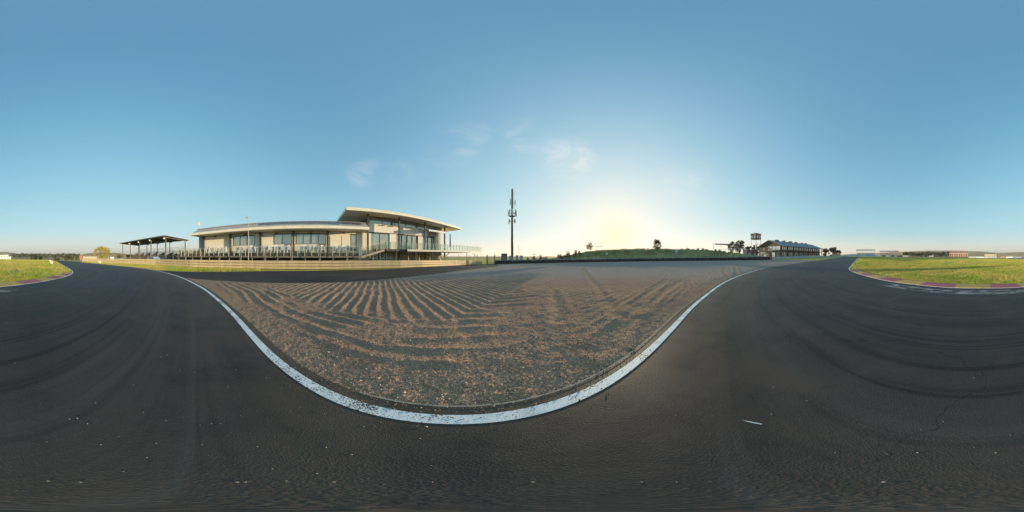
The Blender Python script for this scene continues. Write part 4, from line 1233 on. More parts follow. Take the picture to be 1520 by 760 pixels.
# equipment compound at its foot
GCAB = paint('cabinet_green', (.10, .125, .10), .6, .1)
def cabinet(px0, px1, y0, D, label, mat, roof=None, name='equipment_cabinet', depth=1.6):
    px = (px0 + px1) / 2; x_, y_ = at(px, D); z0 = gzf(x_, y_); w = wpx(px1 - px0, D); z1 = hz(y0, D)
    t = thing(name, label, 'cabinet', (x_, y_, z0))
    a = R(az_of(px)); ux, uy = math.cos(a), -math.sin(a)
    def loc(u, v, z): return (x_ + ux * u + math.sin(a) * v, y_ + uy * u + math.cos(a) * v, z)
    q = MB(loc); q.box(-w / 2, w / 2, 0, depth, z0 - .2, z1 - .12); q.build('body', mat, t)
    q = MB(loc); q.box(-w / 2 - .08, w / 2 + .08, -.1, depth + .1, z1 - .117, z1); q.build('roof', roof or GREYP, t)
    q = MB(loc); q.box(-w * .42, w * .1, -.025, -.003, z0 + .1, z1 - .3); dr_ = q.build('door', mat, t)
    q = MB(loc); q.box(-w * .02, w * .04, -.06, -.027, z0 + 1.0, z0 + 1.2); q.build('handle', STAIN, dr_)
    return t
cabinet(744, 753, 376.2, 50, 'dark green equipment cabinet with a grey roof beside the phone mast', GCAB)
cabinet(756, 761, 379.6, 52, 'low grey cabinet directly in front of the phone mast', GREYP)
cabinet(771.5, 775.8, 379.2, 53, 'narrow pale cabinet behind the compound fence', paint('cab_pale', (.42, .44, .42), .6))
cabinet(765.6, 769.2, 378.8, 53, 'narrow grey cabinet with a pole beside it', GREYP)
# palisade and gate
PAL = paint('palisade_steel', (.22, .22, .22), .55, .15, 3, .3)
def palisade(name, label, p0, p1, h, step, mat=PAL, w=.07):
    p0, p1 = np.array(p0), np.array(p1); L_ = float(np.linalg.norm(p1 - p0)); d = (p1 - p0) / L_
    t = thing(name, label, 'fence', (p0[0], p0[1], gzf(*p0)))
    nb = int(L_ / step)
    def loc(u, v, z):
        q_ = p0 + d * u + np.array([-d[1], d[0]]) * v; return (q_[0], q_[1], gzf(*q_) + z)
    base = None
    for k in range(nb + 1):
        q = MB(loc); u = k * L_ / nb; q.hexa([(u - w / 2, 0, 0), (u + w / 2, 0, 0), (u + w / 2, .02, 0), (u - w / 2, .02, 0), (u - w / 2, 0, h), (u + w / 2, 0, h), (u + w / 2, .02, h), (u - w / 2, .02, h)]); q.build('pale', mat, t)
    for z_ in (.35, h - .35):
        q = MB(loc); q.box(0, L_, .023, .06, z_, z_ + .05); q.build('crossbar', mat, t)
palisade('palisade_fence', 'grey steel palisade fence round the phone mast cabinets', at(736, 46), at(776, 48), 2.1, .35)
palisade('palisade_gate', 'dark palisade gate between the guard rail end and the tyre barrier', at(722, 44), at(735, 43), 2.2, .5, DARK)
for px, lab in ((723.3, 'thick dark gate post beside the end of the guard rail'), (734.2, 'dark gate post beside the tyre barrier')):
    x_, y_ = at(px, 43.0); z_ = gzf(x_, y_)
    t = thing('gate_post', lab, 'post', (x_, y_, z_))
    q = MB(); q.box(x_ - .11, x_ + .11, y_ - .11, y_ + .11, z_ - .3, z_ + 2.4); q.build('shaft', DARK, t)
    q = MB(); q.box(x_ - .15, x_ + .15, y_ - .15, y_ + .15, z_ + 2.403, z_ + 2.47); q.build('cap', DARK, t)
lamp_post(769.7, 75, 364.8, 'thin leaning floodlight pole behind the phone mast', .07)
def thin_pole(px, D, y_top, label, r=.04):
    x_, y_ = at(px, D); z0 = gzf(x_, y_); z1 = hz(y_top, D)
    t = thing('slender_pole', label, 'pole', (x_, y_, z0))
    q = MB(); q.tube((x_, y_, z0 - .2), (x_, y_, z1), r, r * .6, 8); q.build('shaft', STAIN, t)
    q = MB(); q.tube((x_, y_, z1 - .25), (x_, y_, z1 + .05), r * 1.8, r * 1.2, 8); q.build('tip', GREYP, t)
thin_pole(740.4, 70, 368, 'thin pole standing behind the palisade gate')

# ------------------------------------------------------------------ tyre barrier with a rail behind it
RUBBER = paint('tyre_rubber', (.030, .029, .028), .75, .3, 4, dirt=.25, dcol=(.08, .07, .06))
tl = resample(tyre_line, step=.70)
tb = thing('tyre_barrier', 'long low wall of stacked black tyres along the far edge of the gravel', 'tyre barrier', (tl[0][0], tl[0][1], gzf(*tl[0])))
q = MB(); prof = [(.30, 0)]
for k in range(4): z_ = k * .215; prof += [(.335, z_ + .03), (.345, z_ + .11), (.335, z_ + .185), (.295, z_ + .205)]
prof += [(.18, .86)]
q.lathe((0, 0, 0), prof, 12)
ts0 = q.build('tyre_stack', RUBBER, None, False)
outw = lambda c_: np.array(c_) / np.hypot(*c_)
for i, c_ in enumerate(tl):
    o = ts0 if i == 0 else ts0.copy()
    if i: COL.objects.link(o)
    o.parent = tb
    e_ = c_ + outw(c_) * .35
    o.location = (e_[0] - tb.location.x, e_[1] - tb.location.y, gzf(*e_) - tb.location.z + random.uniform(-.02, .02)); o.rotation_euler = (random.uniform(-.03, .03), random.uniform(-.03, .03), random.uniform(0, 6))
    o.scale = (1, 1, random.uniform(.95, 1.06))
rl = np.array([c_ + outw(c_) * 1.0 for c_ in tyre_line])
guard_rail('guard_rail', 'pale blue grey guard rail standing behind the tyre barrier', rl, (.22, .55, .90), MAT_RAIL2, side=-1)
# the end cap of the tyres
x_, y_ = tl[-1] + outw(tl[-1]) * .2; z_ = gzf(x_, y_)
ec = thing('end_block', 'rusty orange block closing the end of the tyre barrier', 'block', (x_ + .5, y_ - .5, z_))
q = MB(); q.box(x_ + .25, x_ + .95, y_ - 1.0, y_ - .1, z_ - .1, z_ + .85); q.build('body', paint('orange_faded', (.34, .13, .07), .8, .2), ec)
q = MB(); q.box(x_ + .22, x_ + .98, y_ - 1.03, y_ - .07, z_ + .853, z_ + .92); q.build('lid', paint('orange_faded', (.34, .13, .07)), ec)

# fence posts of the spectator bank
POSTW = paint('fence_post_pale', (.46, .48, .47), .6, .1)
fp = [at(p_, 49.5 + 3 * math.sin((p_ - 800) / 90)) for p_ in (829.5, 849, 868.5, 888, 906.8, 926, 943, 960.3, 976.5, 991.7, 1016, 1033.5, 1050.5, 1068.3, 1086, 1104, 1121, 1140)]
C_ = np.array(fp)
bf = thing('spectator_fence', 'pale posts and wires of the fence along the grassy bank', 'fence', (C_[0][0], C_[0][1], gzf(*C_[0])))
for i, c_ in enumerate(C_):
    z0 = gzf(*c_); q = MB(); q.tube((c_[0], c_[1], z0 - .3), (c_[0], c_[1], z0 + 2.15), .055, n=8); po = q.build('post', POSTW, bf)
    if i in (2, 10):
        for d_ in ((-1, 1) if i == 2 else (1,)):
            e_ = c_ + (C_[i + d_] - c_) * .32
            q = MB(); q.tube((c_[0], c_[1], z0 + 1.55), (e_[0], e_[1], gzf(*e_) + .1), .045, n=6); q.build('stay', POSTW, po)
for f_ in (.4, 1.2, 2.1):
    q = MB()
    for i in range(len(C_) - 1): q.tube((*C_[i], gzf(*C_[i]) + f_), (*C_[i + 1], gzf(*C_[i + 1]) + f_), .008, n=4, caps=False)
    q.build('wire', MESHW, bf)

# ------------------------------------------------------------------ grassy bank
BANK_PX = [(790, 385.2), (806, 384.6), (821, 382.9), (836, 381), (852.6, 378.4), (865, 375.5), (880, 372.9), (894.7, 371.7), (910, 370.9), (926, 370.3), (958, 369.9), (985, 369.4), (1003, 369.8), (1024, 370.2), (1045, 370.8), (1056, 372), (1071, 373.2), (1090, 374.8), (1112, 377), (1130, 379)]
RIDGE_D = 70.0
bx = np.array([p_[0] for p_ in BANK_PX]); by = np.array([p_[1] for p_ in BANK_PX])
pxs = np.linspace(790, 1130, 240); ys_ = np.interp(pxs, bx, by)
top = EYE + RIDGE_D * np.tan(np.radians((380 - ys_) / 760 * 180))
vs = np.linspace(0, 1, 40)
VX, VY, VZ = [], [], []
for v in vs:
    D_ = 53.5 + v * 34
    a = np.radians((pxs / 1520 - .5) * 360); x_ = np.sin(a) * D_; y_ = np.cos(a) * D_
    base = gz(x_, y_) - .12
    hgt = np.clip(top - gz(np.sin(a) * RIDGE_D, np.cos(a) * RIDGE_D), 0, None)
    prof_ = sstep(0, .485, v) * sstep(1.0, .50, v)
    VX.append(x_); VY.append(y_); VZ.append(base + hgt * prof_ * (1 + .0 * x_) + prof_ * .7 * (fbm(x_ * .35, y_ * .35, 4) - .5))
MAT_BANK = grass_mat('bank_grass', (.13, .155, .042), (.30, .25, .10), (.26, .165, .09), .4)
bank = np_mesh('grass_bank', np.stack([np.array(VX), np.array(VY), np.array(VZ)], -1).reshape(-1, 3), grid_faces(40, 240)[:, ::-1], MAT_BANK)
bank['kind'] = 'structure'
def bank_z(px): 
    return float(np.interp(px, pxs, top))

def ridge_tree(px, y_top, w_px, kind, label, seed, name='tree', **kw):
    x_, y_ = at(px, RIDGE_D); z0 = bank_z(px) - .25; z1 = hz(y_top, RIDGE_D)
    return tree(name, label, x_, y_, z1 - z0, wpx(w_px, RIDGE_D), kind, seed, z0=z0, **kw)
ridge_tree(975.5, 356.3, 15, 'olive', 'round leafy tree on top of the grassy bank', 11, trunk_frac=.12, clumps=30, per=110, leaf=.11)
ridge_tree(876, 360.4, 13, 'olive', 'small flat topped thorn tree on the slope of the bank', 12, trunk_frac=.42, clumps=20, per=70, leaf=.10)
def bank_surf(px, D_):
    x_, y_ = at(px, D_); v = (D_ - 53.5) / 34
    xr, yr = at(px, RIDGE_D)
    hgt = max(0.0, bank_z(px) - gzf(xr, yr)) if 790 < px < 1130 else 0.0
    return gzf(x_, y_) - .12 + hgt * float(sstep(0, .485, v) * sstep(1.0, .50, v))
for k, (px, yt, w, D_) in enumerate(((842, 370.8, 13, 67), (831, 373.5, 10, 67), (854, 369.0, 8, 68), (860, 370.6, 5, 68), (803, 376.6, 12, 60), (793.5, 375.6, 9, 60), (811, 378.6, 9, 62), (784, 380.8, 8, 57))):
    x_, y_ = at(px, D_); z0 = bank_surf(px, D_) - .15
    shrub('bush', ('sparse dry bush low on the slope of the bank', 'thin small bush near the foot of the bank', 'upright twiggy bush just below the thorn tree', 'small round bush beside the thorn tree',
                   'spiky pale green bush at the foot of the bank', 'tall reedy bush near the phone mast', 'low dry bush behind the tyre barrier', 'dark rounded bush beside the mast compound')[k], x_, y_, max(.8, hz(yt, D_) - z0), wpx(w, D_), ('brown', 'brown', 'olive', 'brown', 'grey', 'grey', 'brown', 'dark')[k], 70 + k, per=70, leaf=.10, z0=z0)
for k, px in enumerate((1012, 1021, 1029, 1036, 1043, 1049, 1056, 1062, 1068, 1075, 1083)):
    x_, y_ = at(px, 71.5); z0 = bank_surf(px, 71.5) - .3
    shrub('bush', 'low scrubby bush in the ragged row on the bank towards the shade canopy', x_, y_, random.uniform(.8, 1.5), random.uniform(1.6, 3.2), random.choice(('hedge', 'olive', 'brown')), 90 + k, per=60, leaf=.10, z0=z0, group='bushes along the ridge of the bank')
# tufts of tall grass along the ridge line
g2 = np.random.default_rng(21)
tp = []
for _ in range(6000):
    px = g2.uniform(830, 1075); D_ = RIDGE_D + g2.uniform(-9, 1.0); v = (D_ - 53.5) / 34
    a = R(az_of(px)); x_ = math.sin(a) * D_; y_ = math.cos(a) * D_
    hg = max(0, bank_z(px) - gzf(math.sin(a) * RIDGE_D, math.cos(a) * RIDGE_D)) * float(sstep(0, .485, v) * sstep(1.0, .50, v))
    z0 = gzf(x_, y_) - .15 + hg
    if _ % 4 == 0: D_ = RIDGE_D + g2.uniform(-1.2, .8); v = (D_ - 53.5) / 34; x_ = math.sin(a) * D_; y_ = math.cos(a) * D_; hg = max(0, bank_z(px) - gzf(math.sin(a) * RIDGE_D, math.cos(a) * RIDGE_D)) * float(sstep(0, .485, v) * sstep(1.0, .50, v)); z0 = gzf(x_, y_) - .15 + hg
    hh = g2.uniform(.2, .6) * (.5 + 1.3 * float(vnoise(px * .21, D_ * .3))) * (2.2 if g2.random() < .04 else 1)
    for b_ in range(3):
        dx, dy = g2.normal(0, .14, 2); w_ = .03
        tp.append(((x_ + dx - w_, y_ + dy, z0), (x_ + dx + w_, y_ + dy + w_, z0), (x_ + dx * 2.2, y_ + dy * 2.2, z0 + hh)))
tp = np.array(tp).reshape(-1, 3)
o = np_mesh('bank_grass_tufts', tp, np.arange(len(tp)).reshape(-1, 3), leafy('tuft', (.06, .085, .02), (.17, .15, .05), .35), smooth=False)
setp(o, 'tall green and dry grass tufts growing on the bank', 'grass', kind='stuff')
# things on the bank
x_, y_ = at(888.5, RIDGE_D); zb = bank_z(888.5)
gan = thing('goal_frame', 'thin pale frame with a red crossbar on top of the bank', 'frame', (x_, y_, zb - .2))
a0, a1 = at(884.3, RIDGE_D), at(893.2, RIDGE_D)
for e_ in (a0, a1):
    q = MB(); q.tube((*e_, zb - .4), (*e_, hz(360, RIDGE_D)), .045, n=6); q.build('upright', POSTW, gan)
q = MB(); zz = hz(365.6, RIDGE_D); q.tube((*a0, zz), (*a1, zz), .09, n=6); q.build('crossbar', paint('red_bar', (.40, .08, .06), .6), gan)
thin_pole(990.2, 85, 363.0, 'short thin pole behind the ridge of the bank')
thin_pole(1009.4, 84, 353.2, 'tall thin pole with a small head behind the portable toilet', .05)
x_, y_ = at(900.6, 55.5); zc = hz(376.5, 55.5)
sg = thing('notice_board', 'small white notice board on the slope of the bank', 'sign', (x_, y_, gzf(x_, y_)))
q = MB(); q.tube((x_, y_ + .05, gzf(x_, y_) - .2), (x_, y_ + .05, zc + .2), .03, n=6); q.build('stake', POSTW, sg)
q = MB(); q.box(x_ - .36, x_ + .36, y_ - .02, y_ + .015, zc - .28, zc + .28); q.build('board', paint('board_white', (.78, .80, .82), .5), sg)
# portable toilet
px, D_ = 1004, 51.5; x_, y_ = at(px, D_); z0 = gzf(x_, y_); z1 = hz(371.9, D_); w = wpx(5.4, D_) / 2
pt_ = thing('portable_toilet', 'grey portable toilet with a pale domed roof behind the tyre barrier', 'portable toilet', (x_, y_, z0))
PTB = paint('toilet_grey', (.24, .25, .30), .5); PTR = paint('toilet_roof', (.60, .62, .62), .5)
a = R(az_of(px))
def loc(u, v, z): return (x_ + math.cos(a) * u + math.sin(a) * v, y_ - math.sin(a) * u + math.cos(a) * v, z)
q = MB(loc); q.box(-w, w, 0, 1.2, z0 - .1, z1 - .3); q.build('cabin', PTB, pt_)
q = MB(loc); q.hexa([(-w - .05, -.05, z1 - .297), (w + .05, -.05, z1 - .297), (w + .05, 1.25, z1 - .297), (-w - .05, 1.25, z1 - .297), (-w * .6, .2, z1), (w * .6, .2, z1), (w * .6, 1.0, z1), (-w * .6, 1.0, z1)]); q.build('roof', PTR, pt_)
q = MB(loc); q.box(-w * .75, w * .75, -.03, -.003, z0 + .05, z1 - .45); dd = q.build('door', PTB, pt_)
for u in (-.45, .15): 
    q = MB(loc); q.box(w * u, w * u + w * .3, -.045, -.032, z1 - .75, z1 - .55); q.build('vent', PTR, dd)

# ------------------------------------------------------------------ east side: concrete wall, race-control building, water tower, canopies
CW_PX = [(1145, 385.0), (1160, 384.5), (1185, 383.6)]
cwp = [np.array(ground(*p_)) for p_ in CW_PX] + [np.array(at(1210, 72)), np.array(at(1232, 98)), np.array(at(1250, 135)), np.array(at(1257, 165))]
cw = resample(spline(cwp, .5), step=4.0)
cwt = thing('concrete_wall', 'pale concrete trackside wall running from the tyre barrier towards the far straight', 'wall', (cw[0][0], cw[0][1], gzf(*cw[0])))
CWM = paint('wall_pale', (.36, .40, .42), .8, .12, .6, dirt=.2)
for i in range(len(cw) - 1):
    a, b = cw[i], cw[i + 1]; d = (b - a) / np.linalg.norm(b - a); nn = np.array([-d[1], d[0]]) * .12
    za, zb = gzf(*a), gzf(*b); a2, b2 = a + d * .03, b - d * .03; h_ = .82 + .004 * i
    q = MB(); q.hexa([(*(a2 - nn), za - .2), (*(b2 - nn), zb - .2), (*(b2 + nn), zb - .2), (*(a2 + nn), za - .2), (*(a2 - nn), za + h_), (*(b2 - nn), zb + h_), (*(b2 + nn), zb + h_), (*(a2 + nn), za + h_)])
    q.build('panel', CWM, cwt)

BR = paint('timber_brown', (.085, .068, .052), .85, .25, 1.5)
BROOF = paint('roof_bluegrey', (.13, .155, .19), .5, .1, .8, .2)
REDP = paint('post_red', (.30, .04, .045), .6)
BWIN = glass('building_glass', (.62, .66, .66), .08)
WFR = paint('frame_white', (.66, .66, .64), .6)
P1 = np.array([85.7, -6.8]); BU = np.array([.70, -.714]); BV = np.array([.714, .70])
def B(u, v, z): 
    q_ = P1 + BU * u + BV * v; return (q_[0], q_[1], z)
ZB = .75
rcb = thing('race_control_building', 'long two storey dark building with a blue grey gable roof and red posts', 'building', B(22, 8, ZB))
def bb(name, mat, *bx_, parent=rcb):
    q = MB(B)
    for b_ in bx_: q.box(*b_)
    return q.build(name, mat, parent)
LB, WB = 44.0, 17.0
bb('wall', BR, (0, .3, 0, WB, ZB, 7.3)); bb('wall', BR, (.303, LB, .0, .3, ZB, 7.3)); bb('wall', BR, (.303, LB, WB - .3, WB, ZB, 7.3)); bb('wall', BR, (LB + .003, LB + .3, 0, WB, ZB, 7.3))
q = MB(B); q.add([(0.01, 0, 7.303), (0.01, WB, 7.303), (0.01, WB / 2, 10.3), (.29, 0, 7.303), (.29, WB, 7.303), (.29, WB / 2, 10.3)], [(0, 1, 2), (3, 5, 4), (0, 2, 5, 3), (1, 4, 5, 2), (0, 3, 4, 1)]); q.build('gable', BR, rcb)
for sgn, nm in ((0, 'roof'), (1, 'roof')):
    q = MB(B)
    v0, v1 = (-2.2, WB / 2) if sgn == 0 else (WB + 1.2, WB / 2)
    z0 = 6.75 if sgn == 0 else 6.95
    q.hexa([(-1.0, v0, z0), (LB + 3, v0, z0), (LB + 3, v1, 10.40), (-1.0, v1, 10.40), (-1.0, v0, z0 + .14), (LB + 3, v0, z0 + .14), (LB + 3, v1, 10.56), (-1.0, v1, 10.56)])
    q.build(nm, BROOF, rcb)
for k, u in enumerate((5, 12, 18, 24.5, 32, 37)):
    w_ = (2.4, 1.4, 2.2, 1.8, 1.2, 2.0)[k]
    bb('ridge_vent', BR, (u, u + w_, WB / 2 - .6, WB / 2 + .6, 10.45, 11.15))
def b_window(u0, u1, z0, z1, n, face):
    fr = MB(B)
    if face == 'long': mk = lambda a, b, c, d, t0=-.06, t1=-.003: (a, b, t0, t1, c, d)
    else: mk = lambda a, b, c, d, t0=-.06, t1=-.003: (t0, t1, a, b, c, d)
    fr.box(*mk(u0, u1, z0, z0 + .1)); fr.box(*mk(u0, u1, z1 - .1, z1)); fr.box(*mk(u0, u0 + .1, z0 + .1, z1 - .1)); fr.box(*mk(u1 - .1, u1, z0 + .1, z1 - .1))
    o = fr.build('window', WFR, rcb)
    for k in range(n):
        a = u0 + .1 + (u1 - u0 - .2) * k / n; b_ = u0 + .1 + (u1 - u0 - .2) * (k + 1) / n
        q = MB(B); q.box(*mk(a + .05, b_ - .05, z0 + .1, z1 - .1, -.04, -.008)); q.build('pane', BWIN, o)
nb = 8
for k in range(nb):
    u0 = k * LB / nb + .9; u1 = (k + 1) * LB / nb - .7
    b_window(u0, u1, 4.95, 6.75, 4, 'long')
    b_window(u0 + .2, u1 - .2, 1.5, 3.6, 3, 'long')
    bb('column', REDP, (k * LB / nb + .05, k * LB / nb + .45, -1.75, -1.4, ZB, 6.85))
bb('column', REDP, (LB - .2, LB + .2, -1.75, -1.4, ZB, 6.85))
bb('balcony', DARK, (-.2, LB + .5, -1.9, -.003, 4.15, 4.42))
q = MB(B); q.box(-.2, LB + .5, -1.9, -1.84, 5.1, 5.18); q.build('balcony_rail', DARK, rcb)
b_window(.6, 3.4, 4.7, 6.9, 2, 'gable'); b_window(3.7, 6.2, 4.7, 6.9, 3, 'gable'); b_window(6.5, 9.6, 4.7, 6.9, 3, 'gable'); b_window(12.2, 13.6, 5.0, 6.3, 1, 'gable')
b_window(1.0, 3.0, 1.2, 3.6, 2, 'gable'); b_window(4.2, 6.4, 1.2, 3.6, 2, 'gable'); b_window(11, 15.8, 1.0, 3.7, 4, 'gable')

# water tower
WTD = 108.0
wx, wy = at(1122, WTD); wz = gzf(wx, wy)
wt = thing('water_tower', 'square tank tower with red and black banner panels on tall legs', 'water tower', (wx, wy, wz))
ang = R(-az_of(1122)) + R(45 + 3)
def WTf(u, v, z): return (wx + math.cos(ang) * u - math.sin(ang) * v, wy + math.sin(ang) * u + math.cos(ang) * v, z)
za_, zb_ = hz(355.6, WTD), hz(346.9, WTD); hw_ = 2.45
q = MB(WTf); q.box(-hw_, hw_, -hw_, hw_, za_, zb_); q.build('tank', DARK, wt)
RB_ = paint('banner_red', (.48, .06, .05), .6); BB_ = paint('banner_black', (.035, .038, .045), .6); WB_ = paint('banner_white', (.48, .51, .54), .6)
def face(u, v, z, f):   # four faces
    return [(u, -hw_ - v, z), (hw_ + v, u, z), (-u, hw_ + v, z), (-hw_ - v, -u, z)][f]
for f in range(4):
    for k, (u0, u1) in enumerate(((-hw_ + .1, -.03), (.03, hw_ - .1))):
        q = MB(lambda u, v, z, f=f: WTf(*face(u, v, z, f))); q.box(u0, u1, .003, .05, za_ + .15, zb_ - .15); pn = q.build('banner', RB_ if k else BB_, wt)
        n = 16; uc = (u0 + u1) / 2; zc = za_ + (zb_ - za_) * .42
        q = MB(lambda u, v, z, f=f: WTf(*face(u, v, z, f)))
        ring = [(uc + .92 * math.cos(2 * math.pi * j / n), zc + 1.25 * math.sin(2 * math.pi * j / n)) for j in range(n)]
        q.add([(a, .075, b_) for a, b_ in ring] + [(a, .053, b_) for a, b_ in ring], [tuple(range(n))] + [(j, (j + 1) % n, n + (j + 1) % n, n + j) for j in range(n)]); q.build('emblem', WB_, pn)
for u in (-2.1, 2.1):
    for v in (-2.1, 2.1):
        q = MB(WTf); q.tube((u, v, wz - .5), (u, v, za_), .16, n=8); q.build('leg', POSTW, wt)
for k in range(3):
    zz = wz + 2.5 + k * 3
    for u, v, u2, v2 in ((-2.1, -2.1, 2.1, -2.1), (2.1, -2.1, 2.1, 2.1)):
        q = MB(WTf); q.tube((u, v, zz), (u2, v2, zz), .07, n=6); q.build('brace', POSTW, wt)
q = MB(WTf); q.tube((0, 0, wz), (0, 0, za_), .22, n=8); q.build('riser', POSTW, wt)
for u, h_ in ((-1.6, 1.2), (.3, 2.3), (.9, 1.6)):
    q = MB(WTf); q.tube((u, 0, zb_), (u, 0, zb_ + h_), .05, n=5); q.build('aerial', GREYP, wt)

# shade canopy on posts
SCD = 78.0
def RAD(pxc, D):
    x0, y0 = at(pxc, D); a = R(az_of(pxc))
    return lambda u, v, z: (x0 + math.cos(a) * u + math.sin(a) * v, y0 - math.sin(a) * u + math.cos(a) * v, z)
Q = RAD(1083, SCD); zg = gzf(*Q(0, 0, 0)[:2])
can = thing('shade_canopy', 'dark curved shade canopy on pale posts near the water tower', 'canopy', Q(0, 3, zg))
q = MB(Q); u0, u1 = -wpx(22, SCD), wpx(22, SCD); ns = 8
for k in range(ns):
    a = u0 + (u1 - u0) * k / ns; b_ = u0 + (u1 - u0) * (k + 1) / ns
    za = hz(361.4, SCD) - .022 * (a - u0) ** 1.35; zb = hz(361.4, SCD) - .022 * (b_ - u0) ** 1.35
    q.hexa([(a, 0, za - .55), (b_, 0, zb - .55), (b_, 6, zb + .25), (a, 6, za + .25), (a, 0, za), (b_, 0, zb), (b_, 6, zb + .47), (a, 6, za + .47)])
q.build('roof', ROOFD, can)
for px, yt in ((1058.5, 359.8), (1070, 361.4), (1084, 362.3), (1091, 363), (1103, 364.5)):
    u = wpx(px - 1083, SCD); q = MB(Q); q.tube((u, .4, zg - .3), (u, .4, hz(yt, SCD)), .11, n=8); q.build('post', POSTW, can)
Q2 = RAD(1092, 84.0); zg = gzf(*Q2(0, 0, 0)[:2])
can2 = thing('pale_canopy', 'low pale canopy with a small blue sign under the dark shade roof', 'canopy', Q2(0, 2, zg))
q = MB(Q2); hw2 = wpx(16, 84); zt = hz(368.6, 84)
q.hexa([(-hw2, 0, zt - .4), (hw2, 0, zt - .1), (hw2, 4, zt + .15), (-hw2, 4, zt - .15), (-hw2, 0, zt - .28), (hw2, 0, zt + .02), (hw2, 4, zt + .27), (-hw2, 4, zt - .03)]); q.build('roof', WB_, can2)
for u in (-hw2 + .2, -1.5, 1.5, hw2 - .2):
    q = MB(Q2); q.tube((u, .3, zg - .2), (u, .3, zt - .2), .08, n=6); q.build('post', POSTW, can2)
q = MB(Q2); u = wpx(-5, 84); q.box(u - .75, u + .75, -.1, -.02, hz(372, 84), hz(369.9, 84)); q.build('sign', paint('sign_blue', (.16, .33, .55), .5), can2)
# low kiosk with diagonal red and white stripes
Q3 = RAD(1114, 82.0); zg = gzf(*Q3(0, 0, 0)[:2])
kio = thing('kiosk', 'dark kiosk painted with diagonal red and white stripes below the water tower', 'building', Q3(0, 3, zg))
hwk = wpx(11.5, 82); zt = hz(370.8, 82)
q = MB(Q3); q.box(-hwk, hwk, 0, 6, zg - .2, zt); q.build('body', paint('kiosk_dark', (.075, .07, .072), .7), kio)
q = MB(Q3); q.box(-hwk - .2, hwk + .2, -.2, 6.2, zt + .003, zt + .2); q.build('roof', GREYP, kio)
def stripe(u, w_, z0, z1, lean, mat):
    q = MB(Q3); q.hexa([(u, -.05, z0), (u + w_, -.05, z0), (u + w_, -.003, z0), (u, -.003, z0), (u + lean, -.05, z1), (u + lean + w_, -.05, z1), (u + lean + w_, -.003, z1), (u + lean, -.003, z1)]); q.build('stripe', mat, kio)
hgt = zt - zg
stripe(-2.2, 1.2, zg + .1, zg + hgt * .55, 1.3, WB_); stripe(-.9, 1.3, zg + hgt * .56, zt - .05, 1.1, RB_)
stripe(2.3, .9, zg + .1, zg + hgt * .4, .7, WB_); stripe(3.0, .9, zg + hgt * .41, zg + hgt * .8, .7, RB_)
q = MB(Q3); q.box(-hwk + .3, -hwk + 2.2, -.06, -.003, zg + hgt * .45, zt - .2); q.build('hatch', GREYP, kio)
q = MB(Q3); q.box(-hwk + .3, -hwk + 2.2, -.05, -.004, zg + .2, zg + hgt * .4); q.build('poster', paint('poster_orange', (.45, .22, .06), .6), kio)
# panel fence and earth mound
pf0, pf1 = np.array(at(1071, 76)), np.array(at(1104, 77)); npn = 12
pfen = thing('panel_fence', 'grey panel fence below the shade canopy', 'fence', (*pf0, gzf(*pf0)))
for k in range(npn):
    a, b_ = pf0 + (pf1 - pf0) * (k + .02) / npn, pf0 + (pf1 - pf0) * (k + .98) / npn
    q = MB(); z0 = gzf(*a); q.hexa([(*a, z0 - .1), (*b_, z0 - .1), (*(b_ * 1.001), z0 - .1), (*(a * 1.001), z0 - .1), (*a, z0 + 1.55), (*b_, z0 + 1.55), (*(b_ * 1.001), z0 + 1.55), (*(a * 1.001), z0 + 1.55)]); q.build('panel', paint('panel_grey', (.22, .21, .22), .8), pfen)
# trees east
def far_tree(px, y_top, w_px, D, kind, label, seed, y_base=None, **kw):
    x_, y_ = at(px, D); z0 = gzf(x_, y_) if y_base is None else hz(y_base, D)
    kw.setdefault('trunk_frac', .2); kw.setdefault('clumps', 22); kw.setdefault('per', 60)
    return tree(kw.pop('name', 'tree'), label, x_, y_, hz(y_top, D) - z0, wpx(w_px, D), kind, seed, z0=z0 - .1, leaf=kw.pop('leaf', D * .0028), **kw)
far_tree(1086, 358.5, 14, 96, 'dark', 'dark green tree rising behind the shade canopy', 31)
far_tree(1097, 356.5, 17, 98, 'dark', 'broad dark tree behind the pale canopy', 32, clumps=30)
far_tree(1111, 364, 9, 100, 'olive', 'small green tree behind the striped kiosk', 33)
far_tree(1120, 362, 9, 125, 'dark', 'dark tree between the legs of the water tower', 34)
far_tree(1128, 364, 8, 126, 'olive', 'olive tree between the water tower and the gable', 35)
far_tree(1226, 368.6, 11, 142, 'olive', 'olive tree at the far end of the race control building', 36, trunk_frac=.1)
far_tree(1236, 366.8, 14, 145, 'dark', 'tall dark tree in the clump past the race control building', 37, trunk_frac=.1, clumps=28)
far_tree(1244.5, 371.5, 9, 146, 'dark', 'low dark tree at the outer edge of the clump by the straight', 38, trunk_frac=.1)
# yellow trailer past the building
def trailer(px, D, w_px, y0, label, mat, name='trailer'):
    Q_ = RAD(px, D); zg_ = gzf(*Q_(0, 0, 0)[:2]); hw_ = wpx(w_px, D) / 2; z1 = hz(y0, D)
    t = thing(name, label, 'trailer', Q_(0, 0, zg_))
    q = MB(Q_); q.box(-hw_, hw_, -1, 1, zg_ + .6, z1); q.build('box', mat, t)
    q = MB(Q_); q.box(-hw_ * 1.02, hw_ * 1.02, -1.03, 1.03, z1 + .003, z1 + .12); q.build('roof', GREYP, t)
    for u in (-hw_ * .6, hw_ * .5, hw_ * .75):
        q = MB(Q_); q.tube((u, -1.05, zg_ + .42), (u, -.8, zg_ + .42), .42, n=12); q.build('wheel', RUBBER, t)
trailer(1242, 136, 11, 376.4, 'yellow ochre trailer parked by the trees past the long building', paint('ochre', (.42, .27, .09), .6))

